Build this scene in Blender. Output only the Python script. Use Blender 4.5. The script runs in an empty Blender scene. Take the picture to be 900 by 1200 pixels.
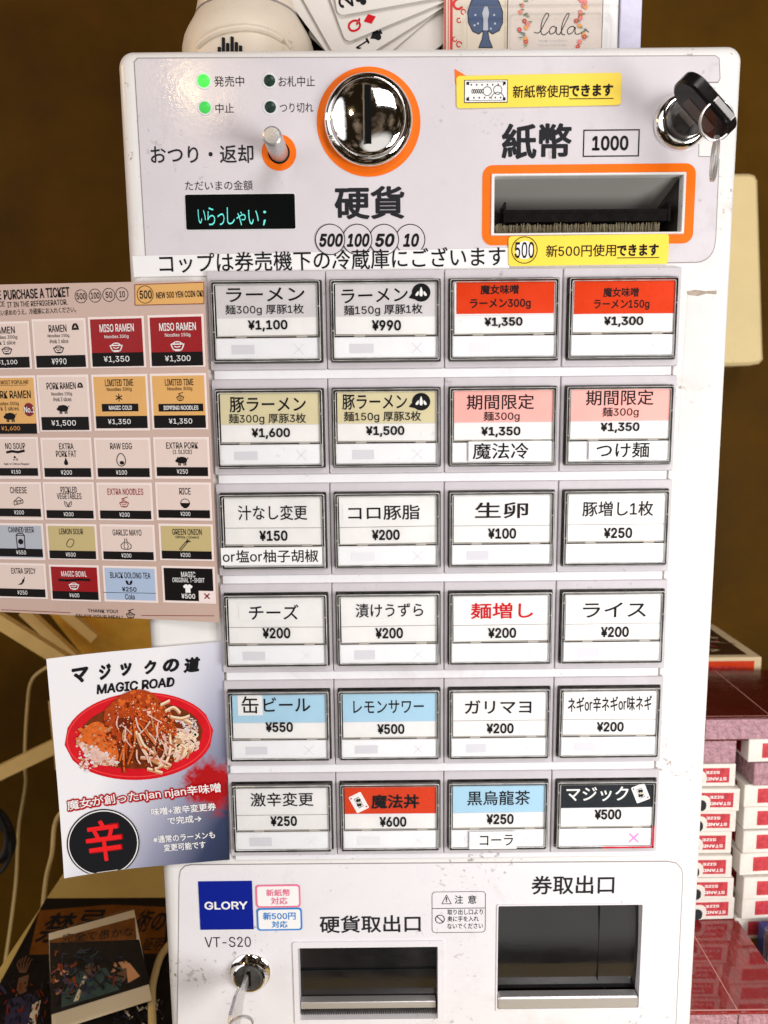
import bpy, bmesh, math, random
from mathutils import Vector, Matrix, Euler
random.seed(7)
SC = bpy.context.scene
COL = SC.collection
MM = 0.001

# ------------------------------------------------------------------ camera
FPX = 901.0                                   # focal length in photo pixels (900 x 1200)
CAM = Vector((-0.03226, -0.40062, -0.06497))
ROT = Euler((1.426, 0.010, -0.003), 'XYZ')
cam_d = bpy.data.cameras.new('camera'); cam = bpy.data.objects.new('camera', cam_d)
COL.objects.link(cam); SC.camera = cam
cam.location = CAM; cam.rotation_euler = ROT
cam_d.sensor_fit = 'VERTICAL'; cam_d.sensor_height = 24.0; cam_d.lens = FPX / 1200 * 24
cam_d.dof.use_dof = True; cam_d.dof.focus_distance = 0.415; cam_d.dof.aperture_fstop = 7.0
cam_d.clip_start = 0.005; cam_d.clip_end = 50

# ------------------------------------------------------------------ world: a dim room with a bright shop front behind the left shoulder
W = bpy.data.worlds.new('World'); SC.world = W; W.use_nodes = True
wn, wl = W.node_tree.nodes, W.node_tree.links
bg = wn['Background']
tc = wn.new('ShaderNodeTexCoord')
vd = wn.new('ShaderNodeVectorMath'); vd.operation = 'DOT_PRODUCT'; vd.inputs[1].default_value = Vector((-0.78, -0.60, 0.22)).normalized()
mr = wn.new('ShaderNodeMapRange'); mr.interpolation_type = 'SMOOTHSTEP'
mr.inputs['From Min'].default_value = 0.86; mr.inputs['From Max'].default_value = 0.90
nz = wn.new('ShaderNodeTexNoise'); nz.inputs['Scale'].default_value = 4.2; nz.inputs['Detail'].default_value = 5
nr = wn.new('ShaderNodeValToRGB')
nr.color_ramp.elements[0].position = 0.50; nr.color_ramp.elements[0].color = (0.02, 0.013, 0.006, 1)
nr.color_ramp.elements[1].position = 0.78; nr.color_ramp.elements[1].color = (0.60, 0.44, 0.32, 1)
mx = wn.new('ShaderNodeMix'); mx.data_type = 'RGBA'
wl.new(tc.outputs['Generated'], vd.inputs[0]); wl.new(vd.outputs['Value'], mr.inputs['Value'])
wl.new(tc.outputs['Generated'], nz.inputs['Vector']); wl.new(nz.outputs['Fac'], nr.inputs['Fac'])
wl.new(mr.outputs['Result'], mx.inputs[0]); wl.new(nr.outputs['Color'], mx.inputs[6])
mx.inputs[7].default_value = (2.0, 1.98, 2.05, 1)
vd2 = wn.new('ShaderNodeVectorMath'); vd2.operation = 'DOT_PRODUCT'; vd2.inputs[1].default_value = Vector((0.18, -0.93, -0.30)).normalized()
mr2 = wn.new('ShaderNodeMapRange'); mr2.interpolation_type = 'SMOOTHSTEP'; mr2.inputs['From Min'].default_value = 0.915; mr2.inputs['From Max'].default_value = 0.975
mx2 = wn.new('ShaderNodeMix'); mx2.data_type = 'RGBA'; mx2.inputs[7].default_value = (1.25, 1.2, 1.15, 1)
wl.new(tc.outputs['Generated'], vd2.inputs[0]); wl.new(vd2.outputs['Value'], mr2.inputs['Value']); wl.new(mr2.outputs['Result'], mx2.inputs[0]); wl.new(mx.outputs[2], mx2.inputs[6])
wl.new(mx2.outputs[2], bg.inputs['Color']); bg.inputs['Strength'].default_value = 0.75

# ------------------------------------------------------------------ lamps
def area(name, loc, target, sx, sy, power, color):
    d = bpy.data.lights.new(name, 'AREA'); d.shape = 'RECTANGLE'; d.size = sx; d.size_y = sy
    d.energy = power; d.color = color
    o = bpy.data.objects.new(name, d); COL.objects.link(o); o.location = loc
    o.rotation_euler = (Vector(target) - Vector(loc)).to_track_quat('-Z', 'Y').to_euler()
    return o
area('daylight_lamp', (0.60, -0.60, -0.26), (0.06, 0, -0.30), 0.32, 0.46, 7.6, (1.0, 0.99, 0.98))
area('ceiling_lamp', (0.38, -1.15, 0.95), (0.0, 0, -0.05), 0.6, 0.5, 9.5, (1.0, 0.945, 0.955))
def bulb(name, loc, power, color, r):
    d = bpy.data.lights.new(name, 'POINT'); d.energy = power; d.color = color; d.shadow_soft_size = r
    o = bpy.data.objects.new(name, d); COL.objects.link(o); o.location = loc
bulb('ceiling_bulb', (-0.385, -1.20, 0.545), 3.2, (1.0, 0.70, 0.34), 0.030)
bulb('counter_bulb', (-0.62, 0.02, 0.30), 2.6, (1.0, 0.60, 0.20), 0.05)

# ------------------------------------------------------------------ exposure
SC.view_settings.view_transform = 'Standard'; SC.view_settings.look = 'None'
SC.view_settings.exposure = 0.0; SC.view_settings.gamma = 1.0

# ================================================================== helpers
def lin(c):
    c = c / 255.0
    return c / 12.92 if c <= 0.04045 else ((c + 0.055) / 1.055) ** 2.4
def S(r, g, b, k=1.0): return (lin(r) * k, lin(g) * k, lin(b) * k, 1)

MATS = {}
def mat(name, color, rough=0.5, metal=0.0, emit=None, estr=0.0, coat=0.0, trans=0.0, ior=1.45,
        mottle=0.0, mscale=60.0, bump=0.0, bscale=200.0, specks=0.0, spec=0.3, speck_color=(0.18, 0.13, 0.09, 1), aniso=None, bdist=0.001):
    m = bpy.data.materials.new(name); m.use_nodes = True
    N, L = m.node_tree.nodes, m.node_tree.links
    b = N['Principled BSDF']
    b.inputs['Base Color'].default_value = color; b.inputs['Roughness'].default_value = rough
    b.inputs['Metallic'].default_value = metal; b.inputs['IOR'].default_value = ior
    b.inputs['Coat Weight'].default_value = coat; b.inputs['Transmission Weight'].default_value = trans
    b.inputs['Specular IOR Level'].default_value = spec
    if emit: b.inputs['Emission Color'].default_value = emit; b.inputs['Emission Strength'].default_value = estr
    if mottle or specks or bump:
        t = N.new('ShaderNodeTexCoord'); out = None
        rgb = N.new('ShaderNodeRGB'); rgb.outputs[0].default_value = color; out = rgb.outputs[0]
        if mottle:
            n = N.new('ShaderNodeTexNoise'); n.inputs['Scale'].default_value = mscale; n.inputs['Detail'].default_value = 6
            n.inputs['Roughness'].default_value = 0.65
            r = N.new('ShaderNodeMapRange'); r.inputs['From Min'].default_value = 0.3; r.inputs['From Max'].default_value = 0.7
            r.inputs['To Min'].default_value = 1 - mottle; r.inputs['To Max'].default_value = 1 + mottle * 0.5
            v = N.new('ShaderNodeVectorMath'); v.operation = 'SCALE'
            L.new(t.outputs['Object'], n.inputs['Vector']); L.new(n.outputs['Fac'], r.inputs['Value'])
            L.new(out, v.inputs[0]); L.new(r.outputs['Result'], v.inputs['Scale']); out = v.outputs[0]
            rr = N.new('ShaderNodeMapRange'); rr.inputs['From Min'].default_value = 0.3; rr.inputs['From Max'].default_value = 0.7
            rr.inputs['To Min'].default_value = max(0.02, rough - 0.10); rr.inputs['To Max'].default_value = rough + 0.08
            L.new(n.outputs['Fac'], rr.inputs['Value']); L.new(rr.outputs['Result'], b.inputs['Roughness'])
        if specks:
            n = N.new('ShaderNodeTexNoise'); n.inputs['Scale'].default_value = 330; n.inputs['Detail'].default_value = 4
            n2 = N.new('ShaderNodeTexNoise'); n2.inputs['Scale'].default_value = 22; n2.inputs['Detail'].default_value = 5
            ad = N.new('ShaderNodeMath'); ad.operation = 'ADD'
            r = N.new('ShaderNodeMapRange'); r.inputs['From Min'].default_value = 1.24; r.inputs['From Max'].default_value = 1.40
            r.inputs['To Max'].default_value = specks
            x = N.new('ShaderNodeMix'); x.data_type = 'RGBA'; x.inputs[7].default_value = speck_color
            L.new(t.outputs['Object'], n.inputs['Vector']); L.new(t.outputs['Object'], n2.inputs['Vector'])
            L.new(n.outputs['Fac'], ad.inputs[0]); L.new(n2.outputs['Fac'], ad.inputs[1]); L.new(ad.outputs[0], r.inputs['Value'])
            L.new(r.outputs['Result'], x.inputs[0]); L.new(out, x.inputs[6]); out = x.outputs[2]
        if specks > 0.4:                             # finger grease and dust: broad soft darkening with ragged edges
            n3 = N.new('ShaderNodeTexNoise'); n3.inputs['Scale'].default_value = 17; n3.inputs['Detail'].default_value = 9; n3.inputs['Roughness'].default_value = 0.72; n3.inputs['Distortion'].default_value = 0.6
            r3 = N.new('ShaderNodeMapRange'); r3.inputs['From Min'].default_value = 0.56; r3.inputs['From Max'].default_value = 0.74; r3.inputs['To Max'].default_value = 0.30
            x3 = N.new('ShaderNodeMix'); x3.data_type = 'RGBA'; x3.inputs[7].default_value = (0.38, 0.33, 0.28, 1) if color[0] > 0.3 else (color[0]*0.6, color[1]*0.6, color[2]*0.6, 1)
            L.new(t.outputs['Object'], n3.inputs['Vector']); L.new(n3.outputs['Fac'], r3.inputs['Value']); L.new(r3.outputs['Result'], x3.inputs[0]); L.new(out, x3.inputs[6]); out = x3.outputs[2]
        L.new(out, b.inputs['Base Color'])
        if bump:
            n = N.new('ShaderNodeTexNoise'); n.inputs['Scale'].default_value = bscale; n.inputs['Detail'].default_value = 4
            bp = N.new('ShaderNodeBump'); bp.inputs['Strength'].default_value = bump; bp.inputs['Distance'].default_value = bdist
            if aniso:
                mp = N.new('ShaderNodeMapping'); mp.inputs['Scale'].default_value = aniso
                L.new(t.outputs['Object'], mp.inputs['Vector']); L.new(mp.outputs[0], n.inputs['Vector'])
            else: L.new(t.outputs['Object'], n.inputs['Vector'])
            L.new(n.outputs['Fac'], bp.inputs['Height']); L.new(bp.outputs[0], b.inputs['Normal'])
    MATS[name] = m
    return m
def pane_mat(name, tint, ior=1.45, rough=0.03):
    m = bpy.data.materials.new(name); m.use_nodes = True
    N, L = m.node_tree.nodes, m.node_tree.links; N.remove(N['Principled BSDF'])
    o = N['Material Output']; t = N.new('ShaderNodeBsdfTransparent'); t.inputs[0].default_value = tint
    g = N.new('ShaderNodeBsdfGlossy'); g.inputs['Roughness'].default_value = rough
    f = N.new('ShaderNodeFresnel'); f.inputs['IOR'].default_value = ior
    tcn = N.new('ShaderNodeTexCoord'); nzn = N.new('ShaderNodeTexNoise'); nzn.inputs['Scale'].default_value = 140; nzn.inputs['Detail'].default_value = 5
    bpn = N.new('ShaderNodeBump'); bpn.inputs['Strength'].default_value = 0.12; bpn.inputs['Distance'].default_value = 0.0006
    L.new(tcn.outputs['Object'], nzn.inputs['Vector']); L.new(nzn.outputs['Fac'], bpn.inputs['Height']); L.new(bpn.outputs[0], g.inputs['Normal'])
    x = N.new('ShaderNodeMixShader'); L.new(f.outputs[0], x.inputs[0]); L.new(t.outputs[0], x.inputs[1]); L.new(g.outputs[0], x.inputs[2])
    L.new(x.outputs[0], o.inputs[0]); return m

# ---- planes: local u (right), v (up), w (towards the viewer)
M3 = ROT.to_matrix()
def ray(px, py): return (M3 @ Vector(((px - 450) / FPX, (600 - py) / FPX, -1))).normalized()
class Plane:
    def __init__(s, o, ex, ey, warp=None):
        s.o = Vector(o); s.ex = Vector(ex).normalized(); s.n = s.ex.cross(Vector(ey)).normalized(); s.ey = s.n.cross(s.ex); s.warp = warp
    def uv(s, px, py, w=0.0):
        d = ray(px, py); t = ((s.o + s.n * w) - CAM).dot(s.n) / d.dot(s.n); q = CAM + d * t - s.o
        return (q.dot(s.ex), q.dot(s.ey))
    def p(s, u, v, w=0.0):
        if s.warp: w = w + s.warp(u, v)
        return s.o + s.ex * u + s.ey * v + s.n * w
    def box(s, b, w=0.0):                       # photo box -> local centre, width, height
        x0, y0, x1, y1 = b; cx, cy = (x0 + x1) / 2, (y0 + y1) / 2
        c = s.uv(cx, cy, w); a = s.uv(x0, cy, w); d = s.uv(x1, cy, w); e = s.uv(cx, y0, w); f = s.uv(cx, y1, w)
        return c[0], c[1], d[0] - a[0], e[1] - f[1]
FRONT = Plane((0, 0.003, 0), (1, 0, 0), (0, 0, 1))    # the white face of the machine (w = 0), bezels stand at w = 3 mm

class MB:
    def __init__(s): s.v = []; s.f = []; s.mi = []; s.mats = []; s.sm = []
    def slot(s, m):
        if m not in s.mats: s.mats.append(m)
        return s.mats.index(m)
    def add(s, verts, faces, m, smooth=False):
        k = len(s.v); s.v += [Vector(q) for q in verts]; i = s.slot(m)
        for f in faces: s.f.append([k + a for a in f]); s.mi.append(i); s.sm.append(smooth)
    def poly(s, P, pts, w, m): s.add([P.p(u, v, w) for u, v in pts], [list(range(len(pts)))], m)
    def rect(s, P, cx, cy, W_, H_, w, m, n=1):
        if n == 1: s.poly(P, [(cx - W_/2, cy - H_/2), (cx + W_/2, cy - H_/2), (cx + W_/2, cy + H_/2), (cx - W_/2, cy + H_/2)], w, m)
        else:
            vs = [P.p(cx - W_/2 + W_*i/n, cy - H_/2 + H_*j/n, w) for j in range(n+1) for i in range(n+1)]
            s.add(vs, [[j*(n+1)+i, j*(n+1)+i+1, (j+1)*(n+1)+i+1, (j+1)*(n+1)+i] for j in range(n) for i in range(n)], m, True)
    def rbox(s, P, b, w, m): cx, cy, W_, H_ = P.box(b, w); s.rect(P, cx, cy, W_, H_, w, m)
    def quad_px(s, P, pts, w, m): s.poly(P, [P.uv(x, y, w) for x, y in pts][::-1], w, m)
    def slab(s, P, pts, w0, w1, m, bev=0.0, smooth=False):     # outline (counter-clockwise u,v) with thickness
        c = (sum(a for a, _ in pts)/len(pts), sum(b for _, b in pts)/len(pts)); n = len(pts)
        ins = inset(pts, bev) if bev else pts
        vs = [P.p(u, v, w0) for u, v in pts] + [P.p(u, v, w1 - bev) for u, v in pts] + ([P.p(u, v, w1) for u, v in ins] if bev else [])
        fs = [[i, (i+1) % n, n+(i+1) % n, n+i] for i in range(n)]
        s.add(vs, fs + ([[n+i, n+(i+1) % n, 2*n+(i+1) % n, 2*n+i] for i in range(n)] + [list(range(2*n, 3*n))] if bev else [list(range(n, 2*n))]) + [list(range(n))[::-1]], m, smooth)
    def loft(s, P, rings, m, cap0=False, cap1=False, smooth=False):  # rings of ([(u,v)...], w) joined in order
        n = len(rings[0][0]); vs = [P.p(u, v, w) for r, w in rings for u, v in r]
        fs = [[k*n+i, k*n+(i+1) % n, (k+1)*n+(i+1) % n, (k+1)*n+i] for k in range(len(rings)-1) for i in range(n)]
        if cap0: fs.append(list(range(n))[::-1])
        if cap1: fs.append(list(range((len(rings)-1)*n, len(rings)*n)))
        s.add(vs, fs, m, smooth)
    def lathe(s, P, c, prof, m, n=64, cap=True):
        s.loft(P, [([(c[0] + r*math.cos(2*math.pi*i/n), c[1] + r*math.sin(2*math.pi*i/n)) for i in range(n)], w) for r, w in prof], m, False, cap, True)
    def disc(s, P, c, r, w, m, n=40, ry=None):
        ry = ry or r; s.poly(P, [(c[0] + r*math.cos(2*math.pi*i/n), c[1] + ry*math.sin(2*math.pi*i/n)) for i in range(n)], w, m)
    def ring(s, P, c, r0, r1, w, m, n=40, ry0=None, ry1=None, a0=0, a1=360):
        ry0 = ry0 or r0; ry1 = ry1 or r1; full = (a1 - a0) >= 360; k = n if full else n + 1
        A = [math.radians(a0 + (a1-a0)*i/n) for i in range(k)]
        vs = [P.p(c[0]+r0*math.cos(a), c[1]+ry0*math.sin(a), w) for a in A] + [P.p(c[0]+r1*math.cos(a), c[1]+ry1*math.sin(a), w) for a in A]
        s.add(vs, [[i, k+i, k+(i+1) % k, (i+1) % k] for i in range(n)], m)
    def line(s, P, pts, wd, w, m):
        for (a, b), (c, d) in zip(pts, pts[1:]):
            L = math.hypot(c-a, d-b) or 1e-9; nx, ny = -(d-b)/L*wd/2, (c-a)/L*wd/2
            s.poly(P, [(a-nx, b-ny), (c-nx, d-ny), (c+nx, d+ny), (a+nx, b+ny)], w, m)
        for a, b in pts[1:-1]: s.disc(P, (a, b), wd/2, w, m, 8)
    def tube(s, pts, r, m, n=10, closed=False):
        pts = [Vector(q) for q in pts]; k = len(pts); vs = []
        for i, q in enumerate(pts):
            a = pts[(i-1) % k] if (closed or i) else q; b = pts[(i+1) % k] if (closed or i < k-1) else q
            t = (b - a).normalized(); x = t.orthogonal().normalized() if abs(t.z) > 0.99 else t.cross(Vector((0, 0, 1))).normalized()
            if abs(t.y) < 0.6: x = t.cross(Vector((0, 1, 0))).normalized()
            y = t.cross(x).normalized()
            rr = r[i] if isinstance(r, (list, tuple)) else r
            vs += [q + (x*math.cos(2*math.pi*j/n) + y*math.sin(2*math.pi*j/n))*rr for j in range(n)]
        fs = [[i*n+j, i*n+(j+1) % n, ((i+1) % k)*n+(j+1) % n, ((i+1) % k)*n+j] for i in range(k if closed else k-1) for j in range(n)]
        if not closed: fs += [list(range(n))[::-1], list(range((k-1)*n, k*n))]
        s.add(vs, fs, m, True)
    def cube(s, lo, hi, m, bev=0.0):
        bm = bmesh.new(); bmesh.ops.create_cube(bm, size=1)
        for v in bm.verts: v.co = Vector([lo[i] + (v.co[i]+0.5)*(hi[i]-lo[i]) for i in range(3)])
        if bev: bmesh.ops.bevel(bm, geom=bm.edges[:], offset=bev, segments=3, profile=0.7, affect='EDGES')
        bm.verts.index_update(); s.add([v.co.copy() for v in bm.verts], [[v.index for v in f.verts] for f in bm.faces], m, bool(bev)); bm.free()
    def bar(s, a, b, wd, th, m):                 # a square bar from a to b, wd across, th towards y
        a, b = Vector(a), Vector(b); t = (b-a).normalized(); y = Vector((0, 1, 0)); y = (y - t*y.dot(t)).normalized(); x = t.cross(y)
        c = [x*wd/2+y*th/2, -x*wd/2+y*th/2, -x*wd/2-y*th/2, x*wd/2-y*th/2]
        s.add([a+q for q in c]+[b+q for q in c], [[0,1,5,4],[1,2,6,5],[2,3,7,6],[3,0,4,7],[3,2,1,0],[4,5,6,7]], m)
    def text(s, P, txt, b, w, m, bold=0.0, ang=0.0, shear=0.0, flip=False):
        cx, cy, W_, H_ = P.box(b, w); s.text_uv(P, txt, cx, cy, W_, H_, w, m, bold, ang, shear, flip)
    def text_uv(s, P, txt, cx, cy, W_, H_, w, m, bold=0.0, ang=0.0, shear=0.0, flip=False):
        vs, fs = glyphs(txt, bold, shear)
        ca, sa = math.cos(math.radians(ang)), math.sin(math.radians(ang)); q = []
        for x, y, lift in vs:
            x, y = x*W_, y*H_
            if flip: x, y = -x, -y
            x, y = x*ca - y*sa, x*sa + y*ca; q.append(P.p(cx + x, cy + y, w + lift))
        s.add(q, fs, m)
    def build(s, name, parent=None, base=(0, 0, 0), label=None, sharp=35):
        me = bpy.data.meshes.new(name); base = Vector(base)
        me.from_pydata([v - base for v in s.v], [], s.f)
        for m in s.mats: me.materials.append(m)
        me.polygons.foreach_set('material_index', s.mi); me.polygons.foreach_set('use_smooth', s.sm); me.update()
        if any(s.sm): me.set_sharp_from_angle(angle=math.radians(sharp))
        o = bpy.data.objects.new(name, me); COL.objects.link(o)
        if parent: o.parent = parent
        else: o.location = base
        if label: o['label'] = label
        return o
def inset(pts, d):
    n = len(pts); out = []
    for i in range(n):
        p0, p1, p2 = Vector(pts[i-1]), Vector(pts[i]), Vector(pts[(i+1) % n])
        e0 = (p1-p0).normalized(); e1 = (p2-p1).normalized(); n0 = Vector((-e0.y, e0.x)); n1 = Vector((-e1.y, e1.x))
        k = (n0+n1); k = k / max(0.3, k.dot(n0)) if k.length > 1e-6 else n0
        q = p1 + k*d; out.append((q.x, q.y))
    return out
def rrect(cx, cy, W_, H_, r, n=6):
    pts = []
    for (sx, sy, a) in ((1, -1, -90), (1, 1, 0), (-1, 1, 90), (-1, -1, 180)):
        for i in range(n+1):
            t = math.radians(a + 90*i/n); pts.append((cx + sx*(W_/2-r) + r*math.cos(t), cy + sy*(H_/2-r) + r*math.sin(t)))
    return pts
def rect4(cx, cy, W_, H_): return [(cx-W_/2, cy-H_/2), (cx+W_/2, cy-H_/2), (cx+W_/2, cy+H_/2), (cx-W_/2, cy+H_/2)]
GC = {}
def font(n):
    try: return bpy.data.fonts.load(bpy.utils.resource_path('LOCAL') + '/datafiles/fonts/' + n)    # a font that ships with Blender
    except Exception: return None
SANS = font('Inter.woff2')
def raw(txt, f, shear, off):                      # one run of letters, pen at 0
    cu = bpy.data.curves.new('lettering', 'FONT'); cu.body = txt; cu.size = 1; cu.shear = shear; cu.resolution_u = 3
    cu.fill_mode = 'FRONT'; cu.offset = off
    if f: cu.font = f
    ob = bpy.data.objects.new('lettering', cu); COL.objects.link(ob)
    dg = bpy.context.evaluated_depsgraph_get(); ev = ob.evaluated_get(dg); me = ev.to_mesh()
    vs = [(v.co.x, v.co.y) for v in me.vertices]; fs = [list(p.vertices) for p in me.polygons]
    ev.to_mesh_clear(); bpy.data.objects.remove(ob); bpy.data.curves.remove(cu); return vs, fs
def span(vs, a): return max(v[a] for v in vs) - min(v[a] for v in vs)
k1 = raw('\u56fd', None, 0, 0)[0]; k2 = raw('\u56fd\u56fd', None, 0, 0)[0]
EM = span(k2, 0) - span(k1, 0); KH = span(k1, 1); LS = 0.82*KH/span(raw('0', SANS, 0, 0)[0], 1)
KY = min(v[1] for v in k1)
def glyphs(txt, bold=0.0, shear=0.0):            # lettering as a flat mesh, its box scaled to 1 x 1 around 0
    wide = any(ord(c) > 0x2000 for c in txt)
    if bold > 0 and wide: bold *= 0.62
    k = (txt, bold, shear)
    if k in GC: return GC[k]
    if not wide: vs, fs = raw(txt, SANS, shear, min(0.0, bold))
    else:
        runs = []
        for c in txt:
            w_ = ord(c) > 0x2000
            if runs and runs[-1][0] == w_: runs[-1][1] += c
            else: runs.append([w_, c])
        vs, fs, pen = [], [], 0.0
        for w_, t in runs:
            if not t.strip(): pen += 0.35*EM; continue
            v, f = raw(t.strip(), None if w_ else SANS, shear, min(0.0, bold)); n0 = len(vs); sc = 1.0 if w_ else LS
            if not w_: pen += 0.04*EM - min(q[0] for q in v)*sc + (0.3*EM if t[0] == ' ' else 0)
            vs += [(x*sc + pen, y*sc + (0 if w_ else KY + 0.10*KH)) for x, y in v]; fs += [[n0+i for i in q] for q in f]
            pen = pen + EM*len(t) if w_ else max(q[0] for q in vs[n0:]) + 0.06*EM + (0.3*EM if t[-1] == ' ' else 0)
    x0, x1 = min(v[0] for v in vs), max(v[0] for v in vs); y0, y1 = min(v[1] for v in vs), max(v[1] for v in vs)
    vs = [((x-(x0+x1)/2)/max(1e-6, x1-x0), (y-(y0+y1)/2)/max(1e-6, y1-y0)) for x, y in vs]
    if bold > 0:                                 # heavier weight: shifted copies, each a hair above the last
        base_v, base_f, wx_, wy_ = vs, fs, x1-x0, y1-y0; vs, fs = [], []; n = 6 if bold < 0.024 else 12
        for q in range(n):
            a = 2*math.pi*(q+0.5)/n; k0_ = len(vs); dx, dy = bold*math.cos(a)/wx_, bold*math.sin(a)/wy_; sx, sy = wx_/(wx_+2*bold), wy_/(wy_+2*bold)
            vs += [((x+dx)*sx, (y+dy)*sy, q*4e-6) for x, y in base_v]; fs += [[k0_+i for i in f] for f in base_f]
    else: vs = [(x, y, 0.0) for x, y in vs]
    GC[k] = (vs, fs); return GC[k]
def spl(P_, k=10):
    out = []
    for i in range(len(P_)-1):
        p0, p1, p2, p3 = P_[max(0, i-1)], P_[i], P_[i+1], P_[min(len(P_)-1, i+2)]
        for j in range(k): t = j/k; out.append(0.5*((2*p1)+(-p0+p2)*t+(2*p0-5*p1+4*p2-p3)*t*t+(-p0+3*p1-3*p2+p3)*t**3))
    return out + [P_[-1]]
def thing(name, label, cat, loc=(0, 0, 0), group=None):
    o = bpy.data.objects.new(name, None); COL.objects.link(o); o.location = loc; o.empty_display_size = 0.02
    return tag(o, label, cat, group)
def tag(o, label, cat, group=None):
    o['label'] = label; o['category'] = cat
    if group: o['group'] = group
    return o
def copy_tree(o, parent=None):
    c = o.copy(); COL.objects.link(c)
    if parent: c.parent = parent
    for ch in list(o.children): copy_tree(ch, c)
    return c

# ------------------------------------------------------------------ materials
m_shell = mat('shell_white', (0.79, 0.77, 0.745, 1), 0.32, mottle=0.05, mscale=28, specks=0.95, bump=0.03, bscale=900)
m_panel = mat('panel_lilac_white', (0.665, 0.62, 0.645, 1), 0.17, mottle=0.035, mscale=35, specks=0.45, bump=0.04, bscale=500)
m_lower = mat('panel_lower_white', (0.775, 0.755, 0.77, 1), 0.28, mottle=0.03, mscale=30, specks=0.65, bump=0.03, bscale=500)  # base white raised to carry the strong light on the lower face
m_bezel = mat('bezel_grey', (0.575, 0.54, 0.565, 1), 0.42, mottle=0.05, mscale=90, specks=0.5, bump=0.05, bscale=900)
m_strip = mat('strip_white', (0.78, 0.77, 0.79, 1), 0.35, mottle=0.04, mscale=50, specks=0.8)
m_seam = mat('seam_grey', (0.30, 0.27, 0.26, 1), 0.6)
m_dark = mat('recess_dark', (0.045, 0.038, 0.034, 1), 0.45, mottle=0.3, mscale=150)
m_well = mat('well_grey', (0.32, 0.30, 0.28, 1), 0.35, mottle=0.95, mscale=75)
m_rimhi = mat('rim_highlight', (0.62, 0.61, 0.58, 1), 0.15, mottle=0.55, mscale=110)  # pale loops on the clear rim: highlights put in as colour
m_gap = mat('gap_shade', (0.22, 0.20, 0.185, 1), 0.5)  # bezel inner walls and gap coloured dark for the shadow there
m_acryl = pane_mat('clear_acrylic', (0.93, 0.93, 0.92, 1), 1.55, 0.12)
m_pane = pane_mat('clear_pane', (0.99, 0.99, 0.985, 1), 1.20, 0.05)
m_tab = mat('clear_tab', (0.46, 0.43, 0.38, 1), 0.2)
m_card = mat('label_paper', (0.84, 0.825, 0.815, 1), 0.5, mottle=0.05, mscale=70, specks=0.15)
m_cgrey = mat('label_grey', (0.66, 0.635, 0.64, 1), 0.5, mottle=0.06, mscale=70)
m_cbeige = mat('label_beige', S(216, 206, 168), 0.5, mottle=0.06, mscale=70)
m_cpink = mat('label_pink', S(243, 176, 168), 0.5, mottle=0.06, mscale=70)
m_cblue = mat('label_blue', S(172, 208, 228), 0.5, mottle=0.04, mscale=70)
m_cred = mat('label_red', S(214, 62, 22), 0.28, mottle=0.08, mscale=50)
m_cblack = mat('label_black', S(42, 46, 50), 0.3, spec=0.08)
m_tape = mat('tape_white', (0.84, 0.83, 0.82, 1), 0.3)
m_lens = mat('lens_white', (0.85, 0.85, 0.87, 1), 0.22, mottle=0.03, mscale=90, specks=0.2)
m_faint = mat('faint_grey', (0.68, 0.67, 0.71, 1), 0.4)
m_faintb = mat('faint_pale', (0.775, 0.77, 0.80, 1), 0.4)
m_ink = mat('ink_black', (0.012, 0.012, 0.014, 1), 0.5, spec=0.08)
m_inkg = mat('ink_grey', (0.022, 0.022, 0.026, 1), 0.5, spec=0.08)
m_inkr = mat('ink_red', S(200, 25, 35), 0.5, spec=0.08)
m_inkp = mat('ink_pink', S(232, 120, 150), 0.5, spec=0.08)
m_inkw = mat('ink_white', (0.86, 0.85, 0.83, 1), 0.5, spec=0.08)
m_orange = mat('orange_trim', S(244, 112, 10), 0.4, mottle=0.04, mscale=60)
m_yellow = mat('sticker_yellow', S(246, 216, 78), 0.4, mottle=0.03, mscale=60)
m_chrome = mat('chrome', (0.84, 0.83, 0.81, 1), 0.045, 1.0, bump=0.02, bscale=600)
m_steel = mat('brushed_steel', (0.60, 0.59, 0.58, 1), 0.34, 0.7, bump=0.1, bscale=300, aniso=(1, 1, 12))
m_dsteel = mat('dark_steel', (0.12, 0.115, 0.11, 1), 0.35, 0.7, mottle=0.3, mscale=300)
m_black = mat('black_plastic', (0.008, 0.007, 0.007, 1), 0.22, mottle=0.2, mscale=200, spec=0.22)
m_slot = mat('slot_black', (0.004, 0.004, 0.004, 1), 0.6, spec=0.08)
m_screen = mat('display_black', (0.004, 0.005, 0.005, 1), 0.12, spec=0.15)
m_vfd = mat('display_teal', (0.1, 0.6, 0.55, 1), 0.5, emit=(0.16, 0.78, 0.66, 1), estr=0.48)
m_ledon = mat('led_green', (0.05, 0.6, 0.05, 1), 0.3, emit=(0.05, 1.0, 0.06, 1), estr=1.25)
m_ledmid = mat('led_green_dim', (0.05, 0.5, 0.08, 1), 0.3, emit=(0.05, 0.6, 0.06, 1), estr=0.38)
m_ledoff = mat('led_off', (0.012, 0.035, 0.025, 1), 0.3)
m_ledrim = mat('led_rim', (0.72, 0.74, 0.73, 1), 0.3)
m_brush = mat('bristles', S(120, 110, 86), 0.8, mottle=0.5, mscale=700, bump=0.9, bscale=1800, aniso=(1, 1, 0.2))
m_slotin = mat('slot_inside', (0.27, 0.26, 0.24, 1), 0.45)
m_blue = mat('sign_blue', S(6, 30, 140), 0.35)
m_lblue = mat('sticker_blue', S(40, 130, 205), 0.4)
m_tray = mat('tray_black', (0.010, 0.012, 0.013, 1), 0.22, mottle=0.3, mscale=60)
m_flap = mat('flap_black', (0.012, 0.011, 0.012, 1), 0.10, mottle=0.3, mscale=30, bump=0.03, bscale=60, aniso=(1, 1, 4), spec=0.8)
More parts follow.
